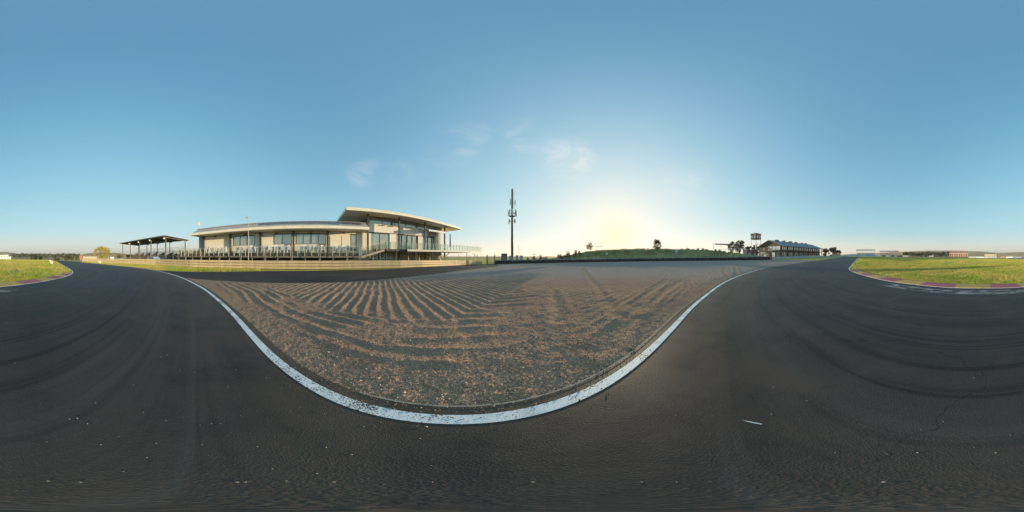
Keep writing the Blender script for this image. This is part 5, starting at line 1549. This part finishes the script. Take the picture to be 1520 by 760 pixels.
# ------------------------------------------------------------------ far side of the circuit (south-east to south)
def open_stand(px0, px1, y_roof, y_base, D, label, roof_mat, light_mat):
    pc_ = (px0 + px1) / 2; Q_ = RAD(pc_, D); zg_ = gzf(*Q_(0, 0, 0)[:2]); hw_ = wpx(px1 - px0, D) / 2; z1 = hz(y_roof, D)
    t = thing('far_grandstand', label, 'grandstand', Q_(0, 4, zg_))
    q = MB(Q_); q.hexa([(-hw_, -1, z1 - .9), (hw_, -1, z1 - .9), (hw_, 10, z1 - .4), (-hw_, 10, z1 - .4), (-hw_, -1, z1 - .6), (hw_, -1, z1 - .6), (hw_, 10, z1), (-hw_, 10, z1)]); q.build('roof', light_mat, t)
    q = MB(Q_); q.box(-hw_, hw_, -1.12, -1.003, z1 - 1.7, z1 - .6); q.build('fascia', roof_mat, t)
    for k in range(7):
        u = -hw_ * .94 + hw_ * 1.88 * k / 6; q = MB(Q_); q.box(u - .2, u + .2, -.2, .2, zg_ - .3, z1 - 1.0); q.build('column', POSTW, t)
    for k in range(6):
        q = MB(Q_); zt_ = zg_ + 1.2 + k * .75; q.box(-hw_ * .95, hw_ * .95, 1 + k * 1.3, 2.2 + k * 1.3, zt_ - .5, zt_); q.build('seat_row', SEATM, t)
open_stand(1271, 1299, 370.0, 378, 235, 'long far grandstand with a bright white roof edge', DARK, WB_)
open_stand(1305.5, 1333.5, 371.9, 379, 250, 'far grandstand with a thin grey roof next to the white roofed one', BR, GREYP)
def board(px0, px1, y0, y1, D, label, mat, name='trackside_board'):
    pc_ = (px0 + px1) / 2; Q_ = RAD(pc_, D); hw_ = wpx(px1 - px0, D) / 2 - .06; zt_ = hz(y0, D); zb_ = hz(y1, D); zg_ = gzf(*Q_(0, 0, 0)[:2])
    t = thing(name, label, 'board', Q_(0, 0, min(zg_, zb_)))
    q = MB(Q_); q.box(-hw_, hw_, 0, .15, zb_, zt_); q.build('face', mat, t)
    for u in (-hw_ * .8, hw_ * .8):
        q = MB(Q_); q.box(u - .07, u + .07, .16, .3, zg_ - .4, zt_ - .1); q.build('support', DARK, t)
BLUEP = paint('board_blue', (.34, .50, .62), .6, .12, .2); BLUE2 = paint('board_paleblue', (.50, .60, .68), .6); VIOL = paint('board_violet', (.30, .32, .45), .6); BLK = paint('board_black', (.03, .03, .035), .6)
BD = 190.0
for k in range(7):
    board(1254 + k * 7.8, 1254 + (k + 1) * 7.8, 377.9 + .15 * math.sin(k), 380.4, BD, 'pale blue trackside board in the row at the end of the straight', BLUEP if k % 3 else BLUE2)
    bpy.context.scene.objects  # keep order
for o in COL.objects:
    if o.get('label', '').startswith('pale blue trackside'): o['group'] = 'pale blue boards at the end of the straight'
board(1309, 1312, 379, 380.7, BD, 'small brown board beside the last pale blue one', BR)
board(1312, 1315, 379, 380.7, BD, 'short black board next to the brown one', BLK)
board(1315, 1319, 378.9, 380.8, BD, 'bright pale board between the black board and the violet board', BLUE2)
board(1319.2, 1323, 379, 380.8, BD, 'violet board after the bright pale board', VIOL)
board(1323.2, 1327, 379, 380.9, BD, 'black board between the two violet boards', BLK)
board(1327.2, 1332, 379, 381, BD, 'second violet board before the long black one', VIOL)
board(1332.2, 1339.4, 379.1, 381.1, BD, 'long black board beside the white one', BLK)
board(1340, 1348.4, 379.1, 381.1, BD, 'white board ending the row below the round bush', WB_)
far_tree(1344.5, 374.6, 8, 205, 'olive', 'round bush behind the white trackside board', 41, y_base=380.5, trunk_frac=.1)
# low dark barrier on the far side of the infield
fb = [np.array(at(p_, D_)) for p_, D_ in ((1348, 188), (1380, 186), (1420, 186), (1470, 180), (1520, 172))]
fbt = thing('far_tyre_wall', 'low dark barrier line across the far edge of the infield', 'barrier', (*fb[0], gzf(*fb[0])))
fbl = resample(np.array(fb), n=40)
for k in range(39):
    a, b_ = fbl[k], fbl[k + 1]; z0 = gzf(*a)
    if 18 < k and k % 3 == 0: continue
    q = MB(); q.hexa([(*a, z0 - .2), (*b_, z0 - .2), (*(b_ * 1.004), z0 - .2), (*(a * 1.004), z0 - .2), (*a, z0 + .75), (*b_, z0 + .75), (*(b_ * 1.004), z0 + .75), (*(a * 1.004), z0 + .75)]); q.build('block', BLK, fbt)
# red-roofed pit tents
TD = 215.0
REDR = paint('tent_red', (.50, .09, .05), .7, .12); TENTW = paint('tent_wall', (.30, .105, .06), .8, .25, .8)
for k in range(4):
    px = 1412.6 + k * 6.75; Q_ = RAD(px, TD); zg_ = gzf(*Q_(0, 0, 0)[:2]); hw_ = wpx(6.5, TD) / 2
    t = thing('pit_tent', 'tent with a red pyramid roof and white corner posts in the row across the infield', 'tent', Q_(0, 2, zg_), 'red roofed tents in a row')
    ze, zt_ = hz(376.2, TD), hz(374.0, TD)
    q = MB(Q_); q.add([(-hw_, 0, ze), (hw_, 0, ze), (hw_, 5.5, ze), (-hw_, 5.5, ze), (-.4, 2.7, zt_), (.4, 2.7, zt_)], [(0, 1, 5, 4), (1, 2, 5), (2, 3, 4, 5), (3, 0, 4), (3, 2, 1, 0)]); q.build('roof', REDR, t)
    for u in (-hw_ + .15, hw_ - .15):
        for v in (.15, 5.3):
            q = MB(Q_); q.box(u - .2, u + .2, v - .15, v + .15, zg_ - .2, ze - .003); q.build('post', WB_, t)
    q = MB(Q_); q.box(-hw_ + .4, hw_ - .4, .6, .7, zg_ - .1, ze - .9); q.build('wall', TENTW, t)
    q = MB(Q_); q.box(-hw_ * .3, hw_ * .1, .5, .597, zg_, ze - 1.3); q.build('opening', paint('tent_pale', (.42, .30, .22), .8), t)
    q = MB(Q_); q.box(-hw_ + .05, hw_ - .05, -.06, -.003, ze - .45, ze + .1); q.build('valance', WB_, t)
# pit buildings in white, with dark shade roofs
def pit_hut(px0, px1, y0, y1, D, label, mat, roof=None, name='pit_hut', n=3):
    pc_ = (px0 + px1) / 2; Q_ = RAD(pc_, D); hw_ = wpx(px1 - px0, D) / 2; zt_ = hz(y0, D); zg_ = min(gzf(*Q_(0, 0, 0)[:2]), hz(y1, D))
    t = thing(name, label, 'building', Q_(0, 2, zg_))
    q = MB(Q_); q.box(-hw_, hw_, 0, 4, zg_ - .3, zt_ - .25); q.build('wall', mat, t)
    q = MB(Q_); q.box(-hw_ - .3, hw_ + .3, -.5, 4.3, zt_ - .247, zt_); q.build('roof', roof or GREYP, t)
    for k in range(n):
        u = -hw_ + 2 * hw_ * (k + .25) / n; q = MB(Q_); q.box(u, u + hw_ / n, -.05, -.003, zg_ + (zt_ - zg_) * .35, zg_ + (zt_ - zg_) * .75); wf = q.build('window', FRAME, t)
        q = MB(Q_); q.box(u + .08, u + hw_ / n - .08, -.07, -.053, zg_ + (zt_ - zg_) * .37, zg_ + (zt_ - zg_) * .73); q.build('pane', PANE, wf)
    return t
CREAMW = paint('hut_cream', (.48, .46, .36), .7)
pit_hut(1461.5, 1478, 377.3, 382.4, 178, 'cream white pit building across the infield', CREAMW, CREAMW, n=5)
def shade_roof(px0, px1, y0, y1, D, label):
    pc_ = (px0 + px1) / 2; Q_ = RAD(pc_, D); hw_ = wpx(px1 - px0, D) / 2; zt_ = hz(y0, D); zg_ = gzf(*Q_(0, 0, 0)[:2])
    t = thing('shade_roof', label, 'canopy', Q_(0, 3, zg_))
    q = MB(Q_); q.hexa([(-hw_, 0, zt_ - .5), (hw_, 0, zt_ - .35), (hw_, 6, zt_ - .3), (-hw_, 6, zt_ - .3), (-hw_, 0, zt_ - .05), (hw_, 0, zt_ - .15), (hw_, 6, zt_), (-hw_, 6, zt_)]); q.build('roof', BLK, t)
    for u in (-hw_ * .85, 0, hw_ * .85):
        q = MB(Q_); q.tube((u, .5, zg_ - .3), (u, .5, zt_ - .3), .12, n=6); q.build('post', POSTW, t)
shade_roof(1467.5, 1480, 375.7, 377, 174, 'dark shade roof over the cream pit building')
shade_roof(1496, 1505, 377.0, 378.2, 172, 'dark shade roof standing alone beyond the infield')
shade_roof(1475, 1483.5, 373.4, 374.4, 400, 'distant dark roof on the hillside behind the pits')
for x0, x1, c_, lab in ((1437.5, 1448, WB_, 'long white low wall right after the red tents'), (1448.4, 1461, BLUE2, 'pale blue low wall leading to the cream pit building'), (1466, 1480, VIOL, 'pale violet low wall in front of the cream pit building'),
                        (1484, 1492, paint('board_tan', (.36, .25, .15), .7), 'tan low wall between the two shade roofs'), (1493, 1503.5, BLUE2, 'pale low wall under the lone shade roof'), (1504, 1517, paint('board_blue2', (.20, .25, .45), .6), 'blue low wall beyond the lone shade roof')):
    board(x0, x1, 381.0, 382.8, 168, lab, c_, 'pit_wall')

# vehicles
CARG = paint('car_glass', (.03, .035, .04), .12, .1, 2, spec=.8)
def vehicle(px, D, length, heading, col, label, kind='car', zoff=0.0, cat=None):
    x0, y0 = at(px, D); z0 = gzf(x0, y0) + zoff; a = R(heading)
    t = thing('parked_van' if kind == 'van' else 'parked_car', label, cat or kind, (x0, y0, z0))
    def loc(u, v, z): return (x0 + math.sin(a) * u + math.cos(a) * v, y0 + math.cos(a) * u - math.sin(a) * v, z0 + z)
    L2, Wd = length / 2, .9
    body = paint('car_' + '_'.join('%02d' % int(c_ * 99) for c_ in col), col, .35, .05, 1, .2, spec=.5)
    H, hood = (2.0, 1.1) if kind == 'van' else (1.45, .92)
    prof = [(-L2, .35), (-L2, hood + .05), (-L2 * .93, H * .97), (-L2 * .8, H), (L2 * (.45 if kind == 'van' else .12), H), (L2 * (.72 if kind == 'van' else .48), hood), (L2 * .97, hood - .12), (L2, .5), (L2, .35)]
    n = len(prof); q = MB(loc)
    q.add([(u, -Wd, z) for u, z in prof] + [(u, Wd, z) for u, z in prof], [tuple(range(n)), tuple(range(n, 2 * n))[::-1]] + [(i, n + i, n + (i + 1) % n, (i + 1) % n) for i in range(n)])
    q.build('body', body, t)
    for sd_ in (-1, 1):
        q = MB(loc); f0, f1 = (-L2 * .75, L2 * .40) if kind != 'van' else (L2 * .0, L2 * .5)
        q.hexa([(f0, sd_ * (Wd + .012), hood + .05), (f1, sd_ * (Wd + .012), hood + .05), (f1, sd_ * (Wd + .002), hood + .05), (f0, sd_ * (Wd + .002), hood + .05), (f0 + .12, sd_ * (Wd + .012), H - .12), (f1 - .35, sd_ * (Wd + .012), H - .12), (f1 - .35, sd_ * (Wd + .002), H - .12), (f0 + .12, sd_ * (Wd + .002), H - .12)]); q.build('side_window', CARG, t)
        for u in (-L2 * .62, L2 * .62):
            q = MB(loc); q.tube((u, sd_ * (Wd - .2), .33), (u, sd_ * (Wd + .03), .33), .33, n=14); w_ = q.build('wheel', RUBBER, t)
            q = MB(loc); q.tube((u, sd_ * (Wd + .032), .33), (u, sd_ * (Wd + .05), .33), .18, n=10); q.build('rim', STAIN, w_)
        q = MB(loc); q.box(L2 - .05, L2 + .02, sd_ * .62 - .16, sd_ * .62 + .16, .62, .78); q.build('headlight', WB_, t)
        q = MB(loc); q.box(-L2 - .02, -L2 + .05, sd_ * .66 - .12, sd_ * .66 + .12, .72, .92); q.build('tail_light', RB_, t)
    return t
vehicle(165, 82, 4.8, 20, (.66, .66, .64), 'white van parked behind the guard rail beside the grandstand', 'van')
vehicle(180, 78, 4.3, 15, (.28, .33, .40), 'blue grey car parked at the foot of the grandstand', 'car')
vehicle(1382, 196, 6.0, 60, (.62, .60, .58), 'white and red vehicle parked on the far side of the infield', 'van')
vehicle(1374, 197, 4.6, 60, (.04, .04, .05), 'black car parked beside the white and red vehicle', 'car')
vehicle(230, 40, 4.2, 20, (.30, .36, .46), 'small blue car half hidden under the grandstand', 'car', .1)

# ------------------------------------------------------------------ south-west: beyond the crest
far_tree(152, 366.6, 31, 90, 'yellow', 'yellow green tree beside the track past the grandstand', 42, y_base=385.3, trunk_frac=.18, clumps=24, per=120, leaf=.17, rscale=.72, spread=1.15)
for k, (px, yt, w, D_, kd, lab) in enumerate(((47.5, 378.0, 8, 150, 'olive', 'round olive tree beyond the infield grass'), (54, 380.0, 5, 155, 'grey', 'grey bushy tree beside the round olive tree'), (60.8, 380.2, 5, 160, 'dark', 'dark small tree above the crest of the grass'),
        (98.8, 379.6, 7, 130, 'olive', 'green tree beyond the crest of the track'), (106.5, 379.0, 8, 135, 'grey', 'grey green tree beside the one over the track crest'), (84, 383.3, 9, 120, 'olive', 'low green bush line past the crest'),
        (178, 379.5, 10, 105, 'brown', 'dry bushy tree behind the blue grey car'), (193, 378.5, 12, 100, 'dark', 'dark bushes behind the posts of the grandstand'), (114.5, 379.2, 6, 120, 'grey', 'pale bushy tree beside the red board'))):
    far_tree(px, yt, w, D_, kd, lab, 200 + k, y_base=min(386.5, 380 + (EYE - gzf(*at(px, D_))) / D_ / math.tan(R(1)) * 4.2222), trunk_frac=.12)
# distant tree line, each tree its own
g3 = random.Random(5)
tl_i = 0
for k in range(46):
    px = 20 + k * 2.15 + g3.uniform(-.8, .8); D_ = g3.uniform(520, 640)
    far_tree(px, 377.2 - g3.random() * 1.8 + (0.6 if px > 60 else 0), 4.2 + g3.random() * 2, D_, g3.choice(('dark', 'olive', 'olive', 'grey')), 'small distant tree in the dark tree line on the western horizon', 300 + k, y_base=382.0, clumps=11, per=14, leaf=D_ * .0034, trunk_frac=.1, group='distant tree line in the west', limbs=3)
for k in range(24):
    px = 1350 + k * 2.6 + g3.uniform(-1, 1); D_ = g3.uniform(300, 360)
    far_tree(px, 373.0 + g3.random() * 3, 4.5 + g3.random() * 3, D_, g3.choice(('grey', 'olive', 'grey', 'dark')), 'distant grey green gum tree in the wood behind the infield', 360 + k, y_base=381.2, clumps=13, per=18, leaf=D_ * .0032, trunk_frac=.25, group='gum trees behind the infield', limbs=4)
# white house on the far left and trackside markers
pit_hut(5.2, 12.2, 378.2, 384.2, 140, 'white two storey house beyond the infield', paint('house_white', (.74, .72, .66), .7), WB_, 'white_house', 2)
pit_hut(12.8, 16.2, 380.8, 384.0, 138, 'small white outbuilding beside the white house', paint('house_white', (.74, .72, .66), .7), WB_, 'white_house', 1)
pit_hut(0.3, 4.8, 378.4, 381.6, 146, 'low white annexe with a dark roof behind the white house', paint('house_white', (.74, .72, .66), .7), WB_, 'white_house', 1)
MARK = paint('marker_white', (.80, .80, .76), .6, .08, 4)
def marker(px, y_b, w_px, h_px, label):
    gx, gy = ground(px, y_b); D_ = math.hypot(gx, gy); z0 = gzf(gx, gy) - .06; w_ = wpx(w_px, D_) / 2; h_ = wpx(h_px, D_)
    t = thing('marker_block', label, 'marker', (gx, gy, z0)); a = R(az_of(px))
    def loc(u, v, z): return (gx + math.cos(a) * u + math.sin(a) * v, gy - math.sin(a) * u + math.cos(a) * v, z0 + z)
    q = MB(loc); e_ = w_ * .12
    q.hexa([(-w_, 0, .02), (w_, 0, .02), (w_, w_ * 1.4, .02), (-w_, w_ * 1.4, .02), (-w_ + e_, e_, h_), (w_ - e_, e_, h_), (w_ - e_, w_ * 1.4 - e_, h_), (-w_ + e_, w_ * 1.4 - e_, h_)]); q.build('block', MARK, t)
    q = MB(loc); q.box(-w_ * 1.08, w_ * 1.08, -.04, w_ * 1.45, -.02, .017); q.build('foot', MAT_CONC, t)
marker(76.8, 391.0, 3.0, 2.9, 'large white marker block at the edge of the infield grass')
marker(74.6, 387.7, 1.8, 1.9, 'smaller white marker block behind the large one on the infield')
marker(148.4, 390.0, 3.0, 2.7, 'white marker block on the verge below the yellow green tree')
marker(124, 388.2, 2.4, 2.2, 'small white marker block on the verge near the crest')
Q_ = RAD(120, 100); zg_ = gzf(*Q_(0, 0, 0)[:2])
t = thing('red_board', 'upright red board beside the pale wall past the crest', 'sign', Q_(0, 0, zg_))
q = MB(Q_); q.box(-.6, .6, 0, .1, hz(384.6, 100), hz(379.5, 100)); q.build('face', RB_, t)
q = MB(Q_); q.box(-.08, .08, .11, .2, zg_ - .3, hz(380, 100)); q.build('post', POSTW, t)
a_, b_ = np.array(at(123.5, 100)), np.array(at(146, 88)); pw = thing('pale_wall', 'pale wall with upright posts under the brown hill past the crest', 'wall', (*a_, gzf(*a_)))
for k in range(10):
    c0 = a_ + (b_ - a_) * k / 10; c1 = a_ + (b_ - a_) * (k + .93) / 10; z0 = gzf(*c0)
    q = MB(); zt_ = hz(381.0, float(np.hypot(*c0))); q.hexa([(*c0, z0 - .3), (*c1, z0 - .3), (*(c1 * 1.003), z0 - .3), (*(c0 * 1.003), z0 - .3), (*c0, zt_), (*c1, zt_), (*(c1 * 1.003), zt_), (*(c0 * 1.003), zt_)]); q.build('panel', paint('wall_tan', (.42, .34, .22), .8, .2) if k % 2 else paint('wall_grey', (.40, .38, .36), .8, .2), pw)
    q = MB(); q.tube((*c0, z0 - .3), (*c0, zt_ + .4), .12, n=6); q.build('post', POSTW, pw)
for px, yt in ((123.5, 372), (127, 373), (138.5, 369)):
    thin_pole(px, 95, yt, {123.5: 'thin mast beside the red board', 127: 'thin mast above the pale wall', 138.5: 'thin mast beside the yellow green tree'}[px], .035)

# ------------------------------------------------------------------ distant hills
MAT_HILL = grass_mat('hill_veld', (.17, .125, .055), (.36, .24, .115), (.30, .18, .095), .7)
def hill(name, pts, D0, D1):
    """ridge profile (px, y) at distance D1, foot at D0"""
    px = np.linspace(pts[0][0], pts[-1][0], 160); y = np.interp(px, [p_[0] for p_ in pts], [p_[1] for p_ in pts])
    a = np.radians((px / 1520 - .5) * 360); V = []
    topz = EYE + D1 * np.tan(np.radians((380 - y) / 760 * 180)) + (fbm(px * .25, px * .11 + 3, 4) - .5) * D1 * .0022
    for v in np.linspace(0, 1, 26):
        D_ = D0 + (D1 - D0) * v; x_, y_ = np.sin(a) * D_, np.cos(a) * D_
        z_ = -8 + (topz + 8) * (v ** 1.25) + (fbm(x_ * .006, y_ * .006, 4) - .5) * D1 * .010 * v * (1 - v) * 4
        V.append(np.stack([x_, y_, z_], -1))
    D_ = D1 * 1.6; V.append(np.stack([np.sin(a) * D_, np.cos(a) * D_, np.full_like(a, -30)], -1))
    V = np.array(V)
    o = np_mesh(name, V.reshape(-1, 3), grid_faces(27, 160)[:, ::-1], MAT_HILL)
    o['kind'] = 'structure'
    return V
H1 = hill('hill', [(1235, 379.5), (1262, 377), (1290, 376.3), (1330, 373.8), (1360, 372.6), (1385, 371.8), (1420, 372.1), (1455, 373.3), (1475, 375.0), (1490, 375.2), (1505, 374.2), (1530, 374.0), (1545, 376.5), (1560, 378.6), (1600, 380.5)], 480, 1700)
H2 = hill('hill', [(108, 381), (118, 379.2), (128, 376.3), (140, 374.9), (152, 374.2), (175, 376), (200, 378), (240, 380)], 260, 520)
H3 = hill('hill', [(-20, 377.5), (20, 379.8), (60, 380.0), (115, 380.2), (180, 379.8), (300, 381)], 700, 2400)
# scrub on the hillsides: a mass of small bushes
sc_c, sc_r = [], []
g4 = np.random.default_rng(9)
for V_, n_, lo, hi in ((H1, 520, .15, .98), (H2, 60, .2, .9), (H3, 200, .2, .98)):
    for _ in range(n_):
        i, j = int(g4.uniform(lo, hi) * 25), int(g4.uniform(0, 160)); p_ = V_[i, j]; d_ = math.hypot(p_[0], p_[1])
        if float(fbm(p_[0] * .004, p_[1] * .004, 2)) < .47: continue
        sc_c.append((p_[0] + g4.normal(0, d_ * .002), p_[1] + g4.normal(0, d_ * .002), p_[2] + d_ * .0012)); sc_r.append(d_ * g4.uniform(.0018, .0040))
V, Fc = leaf_cloud(sc_c, sc_r, 14, 1.6, .6, 4)
o = np_mesh('hill_scrub', V, Fc, LEAF['hedge'], smooth=False)
setp(o, 'scattered dark scrub dotted over the distant hillsides', 'scrub', kind='stuff')

# ------------------------------------------------------------------ grass blades
koff = np.interp(np.arange(len(inner)), [i_lo - 12, i_lo + 25, i_hi - 25, i_hi + 12], [.10, .88, .88, .10])
infield = np.vstack([inner + nin * koff[:, None], [at(1276, 160), at(1330, 260), at(1420, 260), at(1519, 260), at(20, 200), at(75, 120)]])
verge = np.vstack([trace([(120, 389.6), (155, 392.2), (192, 395.9), (222, 399.6), (247.6, 401.6), (303, 402.9), (358, 402.8), (386, 402.2)]), trace(BAR_PX[1:8])[::-1]])
g5 = np.random.default_rng(77)
def blades(n, sampler, poly, hmin, hmax):
    x_, y_ = sampler(n); ok = in_poly(x_, y_, poly); x_, y_ = x_[ok], y_[ok]
    d_ = np.hypot(x_, y_); dens = fbm(x_ * .55, y_ * .55, 3)
    ok = g5.random(len(x_)) < sstep(.28, .52, dens) * .85 + .15; x_, y_, d_ = x_[ok], y_[ok], d_[ok]
    k = len(x_); z_ = gz(x_, y_) - .06; h_ = g5.uniform(hmin, hmax, k) * (1 + .012 * d_) * (.6 + .8 * fbm(x_ * .3, y_ * .3, 2)); w_ = .010 + .0011 * d_
    an = g5.uniform(0, 6.28, k); ln = g5.uniform(0, 6.28, k); lm = h_ * g5.uniform(.1, .8, k)
    A_ = np.stack([x_ - np.cos(an) * w_, y_ - np.sin(an) * w_, z_], -1); B_ = np.stack([x_ + np.cos(an) * w_, y_ + np.sin(an) * w_, z_], -1)
    C2 = np.stack([x_ + np.cos(ln) * lm, y_ + np.sin(ln) * lm, z_ + h_], -1)
    return np.stack([A_, B_, C2], 1)
def samp_in(n):
    a = np.radians(g5.uniform(115, 215, n)); r = 8.2 * np.exp(g5.random(n) * math.log(90 / 8.2)); return r * np.sin(a), r * np.cos(a)
def samp_v(n):
    a = np.radians(g5.uniform(-152, -86, n)); r = g5.uniform(17, 48, n); return r * np.sin(a), r * np.cos(a)
T3 = np.concatenate([blades(330000, samp_in, infield, .05, .13), blades(120000, samp_v, verge, .06, .16)])
m = NT('grass_blade')
rpi = m.n('ShaderNodeNewGeometry').outputs['Random Per Island']
patch = m.math('ADD', m.math('MULTIPLY', m.noise(.16, 4, .65), .6), m.math('MULTIPLY', m.noise(.9, 4, .65), .4))
lush = m.mix(rpi, (.17, .29, .035), (.41, .48, .085))
straw = m.mix(rpi, (.40, .34, .085), (.66, .54, .19))
bare = m.mix(rpi, (.30, .19, .08), (.50, .36, .15))
cgr = m.mix(m.rng_(patch, .40, .57), lush, straw)
cgr = m.mix(m.rng_(m.noise(.5, 5, .7), .60, .68), cgr, bare)
m.out(Base_Color=cgr, Roughness=.7, Specular_IOR_Level=.2)
trn = m.n('ShaderNodeBsdfTranslucent', {'Color': cgr})
mxs = m.n('ShaderNodeMixShader', {0: .42, 1: m.b.outputs[0], 2: trn.outputs[0]})
m.t.links.new(mxs.outputs[0], m.t.nodes['Material Output'].inputs[0])
MAT_BLADE = m.m
o = np_mesh('grass_blades', T3.reshape(-1, 3), np.arange(len(T3) * 3).reshape(-1, 3), MAT_BLADE, smooth=False)
setp(o, 'short green and straw coloured grass on the infield and the verge', 'grass', kind='stuff')

# ------------------------------------------------------------------ loose pebbles on the tarmac
PEB = paint('pebble_pale', (.40, .32, .22), .8, .25, 40)
peb_px = [(213, 612), (70, 656), (103, 622), (115, 621), (130, 629), (176, 648), (246, 624), (297, 631), (314, 629), (338, 647), (327, 629), (142, 598), (267, 550), (395, 561), (290, 553), (22, 539), (218, 679), (183, 700), (404, 696), (352, 720), (364, 720), (495, 717),
          (565, 627), (623, 651), (357, 617), (431, 611), (431, 573), (445, 604), (239, 530), (338, 574), (248, 527), (350, 549), (150, 660), (232, 658), (120, 717), (72, 714), (425, 714), (642, 739), (1003, 617), (1367, 638), (1317, 674), (1362, 672), (1240, 672), (1400, 626), (1445, 561), (1145, 615),
          (791, 726), (1005, 726), (953, 738), (1313, 717), (1446, 664), (1500, 646), (1478, 672), (484, 664), (522, 675), (470, 703), (382, 663), (640, 691), (776, 644), (1198, 595), (1148, 575), (300, 660), (198, 571), (60, 600), (540, 633), (955, 655)]
mp = MB(); jv = ico_v * (1 + np.random.default_rng(2).uniform(-.25, .25, (12, 1))) * np.array([1.2, .9, .6])
mp.add([tuple(v) for v in jv], [tuple(f) for f in ico_f])
pb0 = mp.build('pebble', PEB)
for k, (px, py) in enumerate(peb_px[::1]):
    o = pb0 if k == 0 else pb0.copy()
    if k: COL.objects.link(o)
    gx, gy = ground(px, py); sl = math.hypot(gx, gy, EYE); s_ = sl * random.uniform(.0016, .0032) * (1.2 if k in (0, 3, 49) else 1)
    o.location = (gx, gy, gzf(gx, gy) + s_ * .45); o.scale = (s_, s_, s_); o.rotation_euler = (0, 0, random.uniform(0, 6))
    setp(o, 'tiny pale pebble lying loose on the dark tarmac', 'pebble', 'loose pebbles on the tarmac')
# a weed at the gravel edge and a white paint scuff
gx, gy = ground(938, 519)
wd = thing('weed', 'small green weed growing at the edge of the gravel', 'plant', (gx, gy, gzf(gx, gy)))
for k in range(9):
    a = k * .7; q = MB(); q.add([(gx - .004, gy, -.01), (gx + .004, gy, -.01), (gx + .05 * math.cos(a), gy + .05 * math.sin(a), .012), (gx + .02 * math.cos(a) + .006, gy + .02 * math.sin(a), .014)], [(0, 1, 3), (0, 3, 2)]); q.build('leaf', LEAF['hedge'], wd)
sc_ = MB(); p0, p1 = np.array(ground(1101, 623.5)), np.array(ground(1131, 629.5)); dd_ = p1 - p0; nn = np.array([-dd_[1], dd_[0]]) / np.linalg.norm(dd_) * .009
sc_.poly([(*(p0), .004), (*(p0 + dd_ * .5 - nn), .004), (*(p1 - nn * .8), .004), (*(p1 + nn * .2), .004), (*(p0 + dd_ * .5 + nn * .4), .004)])
o = sc_.build('paint_scuff', MAT_WHITE); o['kind'] = 'structure'

# ------------------------------------------------------------------ thin dusty air
m = NT('dusty_air')
m.t.nodes.remove(m.b)
pv = m.n('ShaderNodeVolumePrincipled', {'Color': (.90, .87, .82), 'Density': .00022, 'Anisotropy': .25})
m.t.links.new(pv.outputs[0], m.t.nodes['Material Output'].inputs['Volume'])
q = MB(); q.box(-6400, 6400, -6400, 6400, -60, 130)
hzo = q.build('haze', m.m); hzo['kind'] = 'stuff'; hzo['label'] = 'thin pale dusty air over the whole circuit'; hzo['category'] = 'haze'
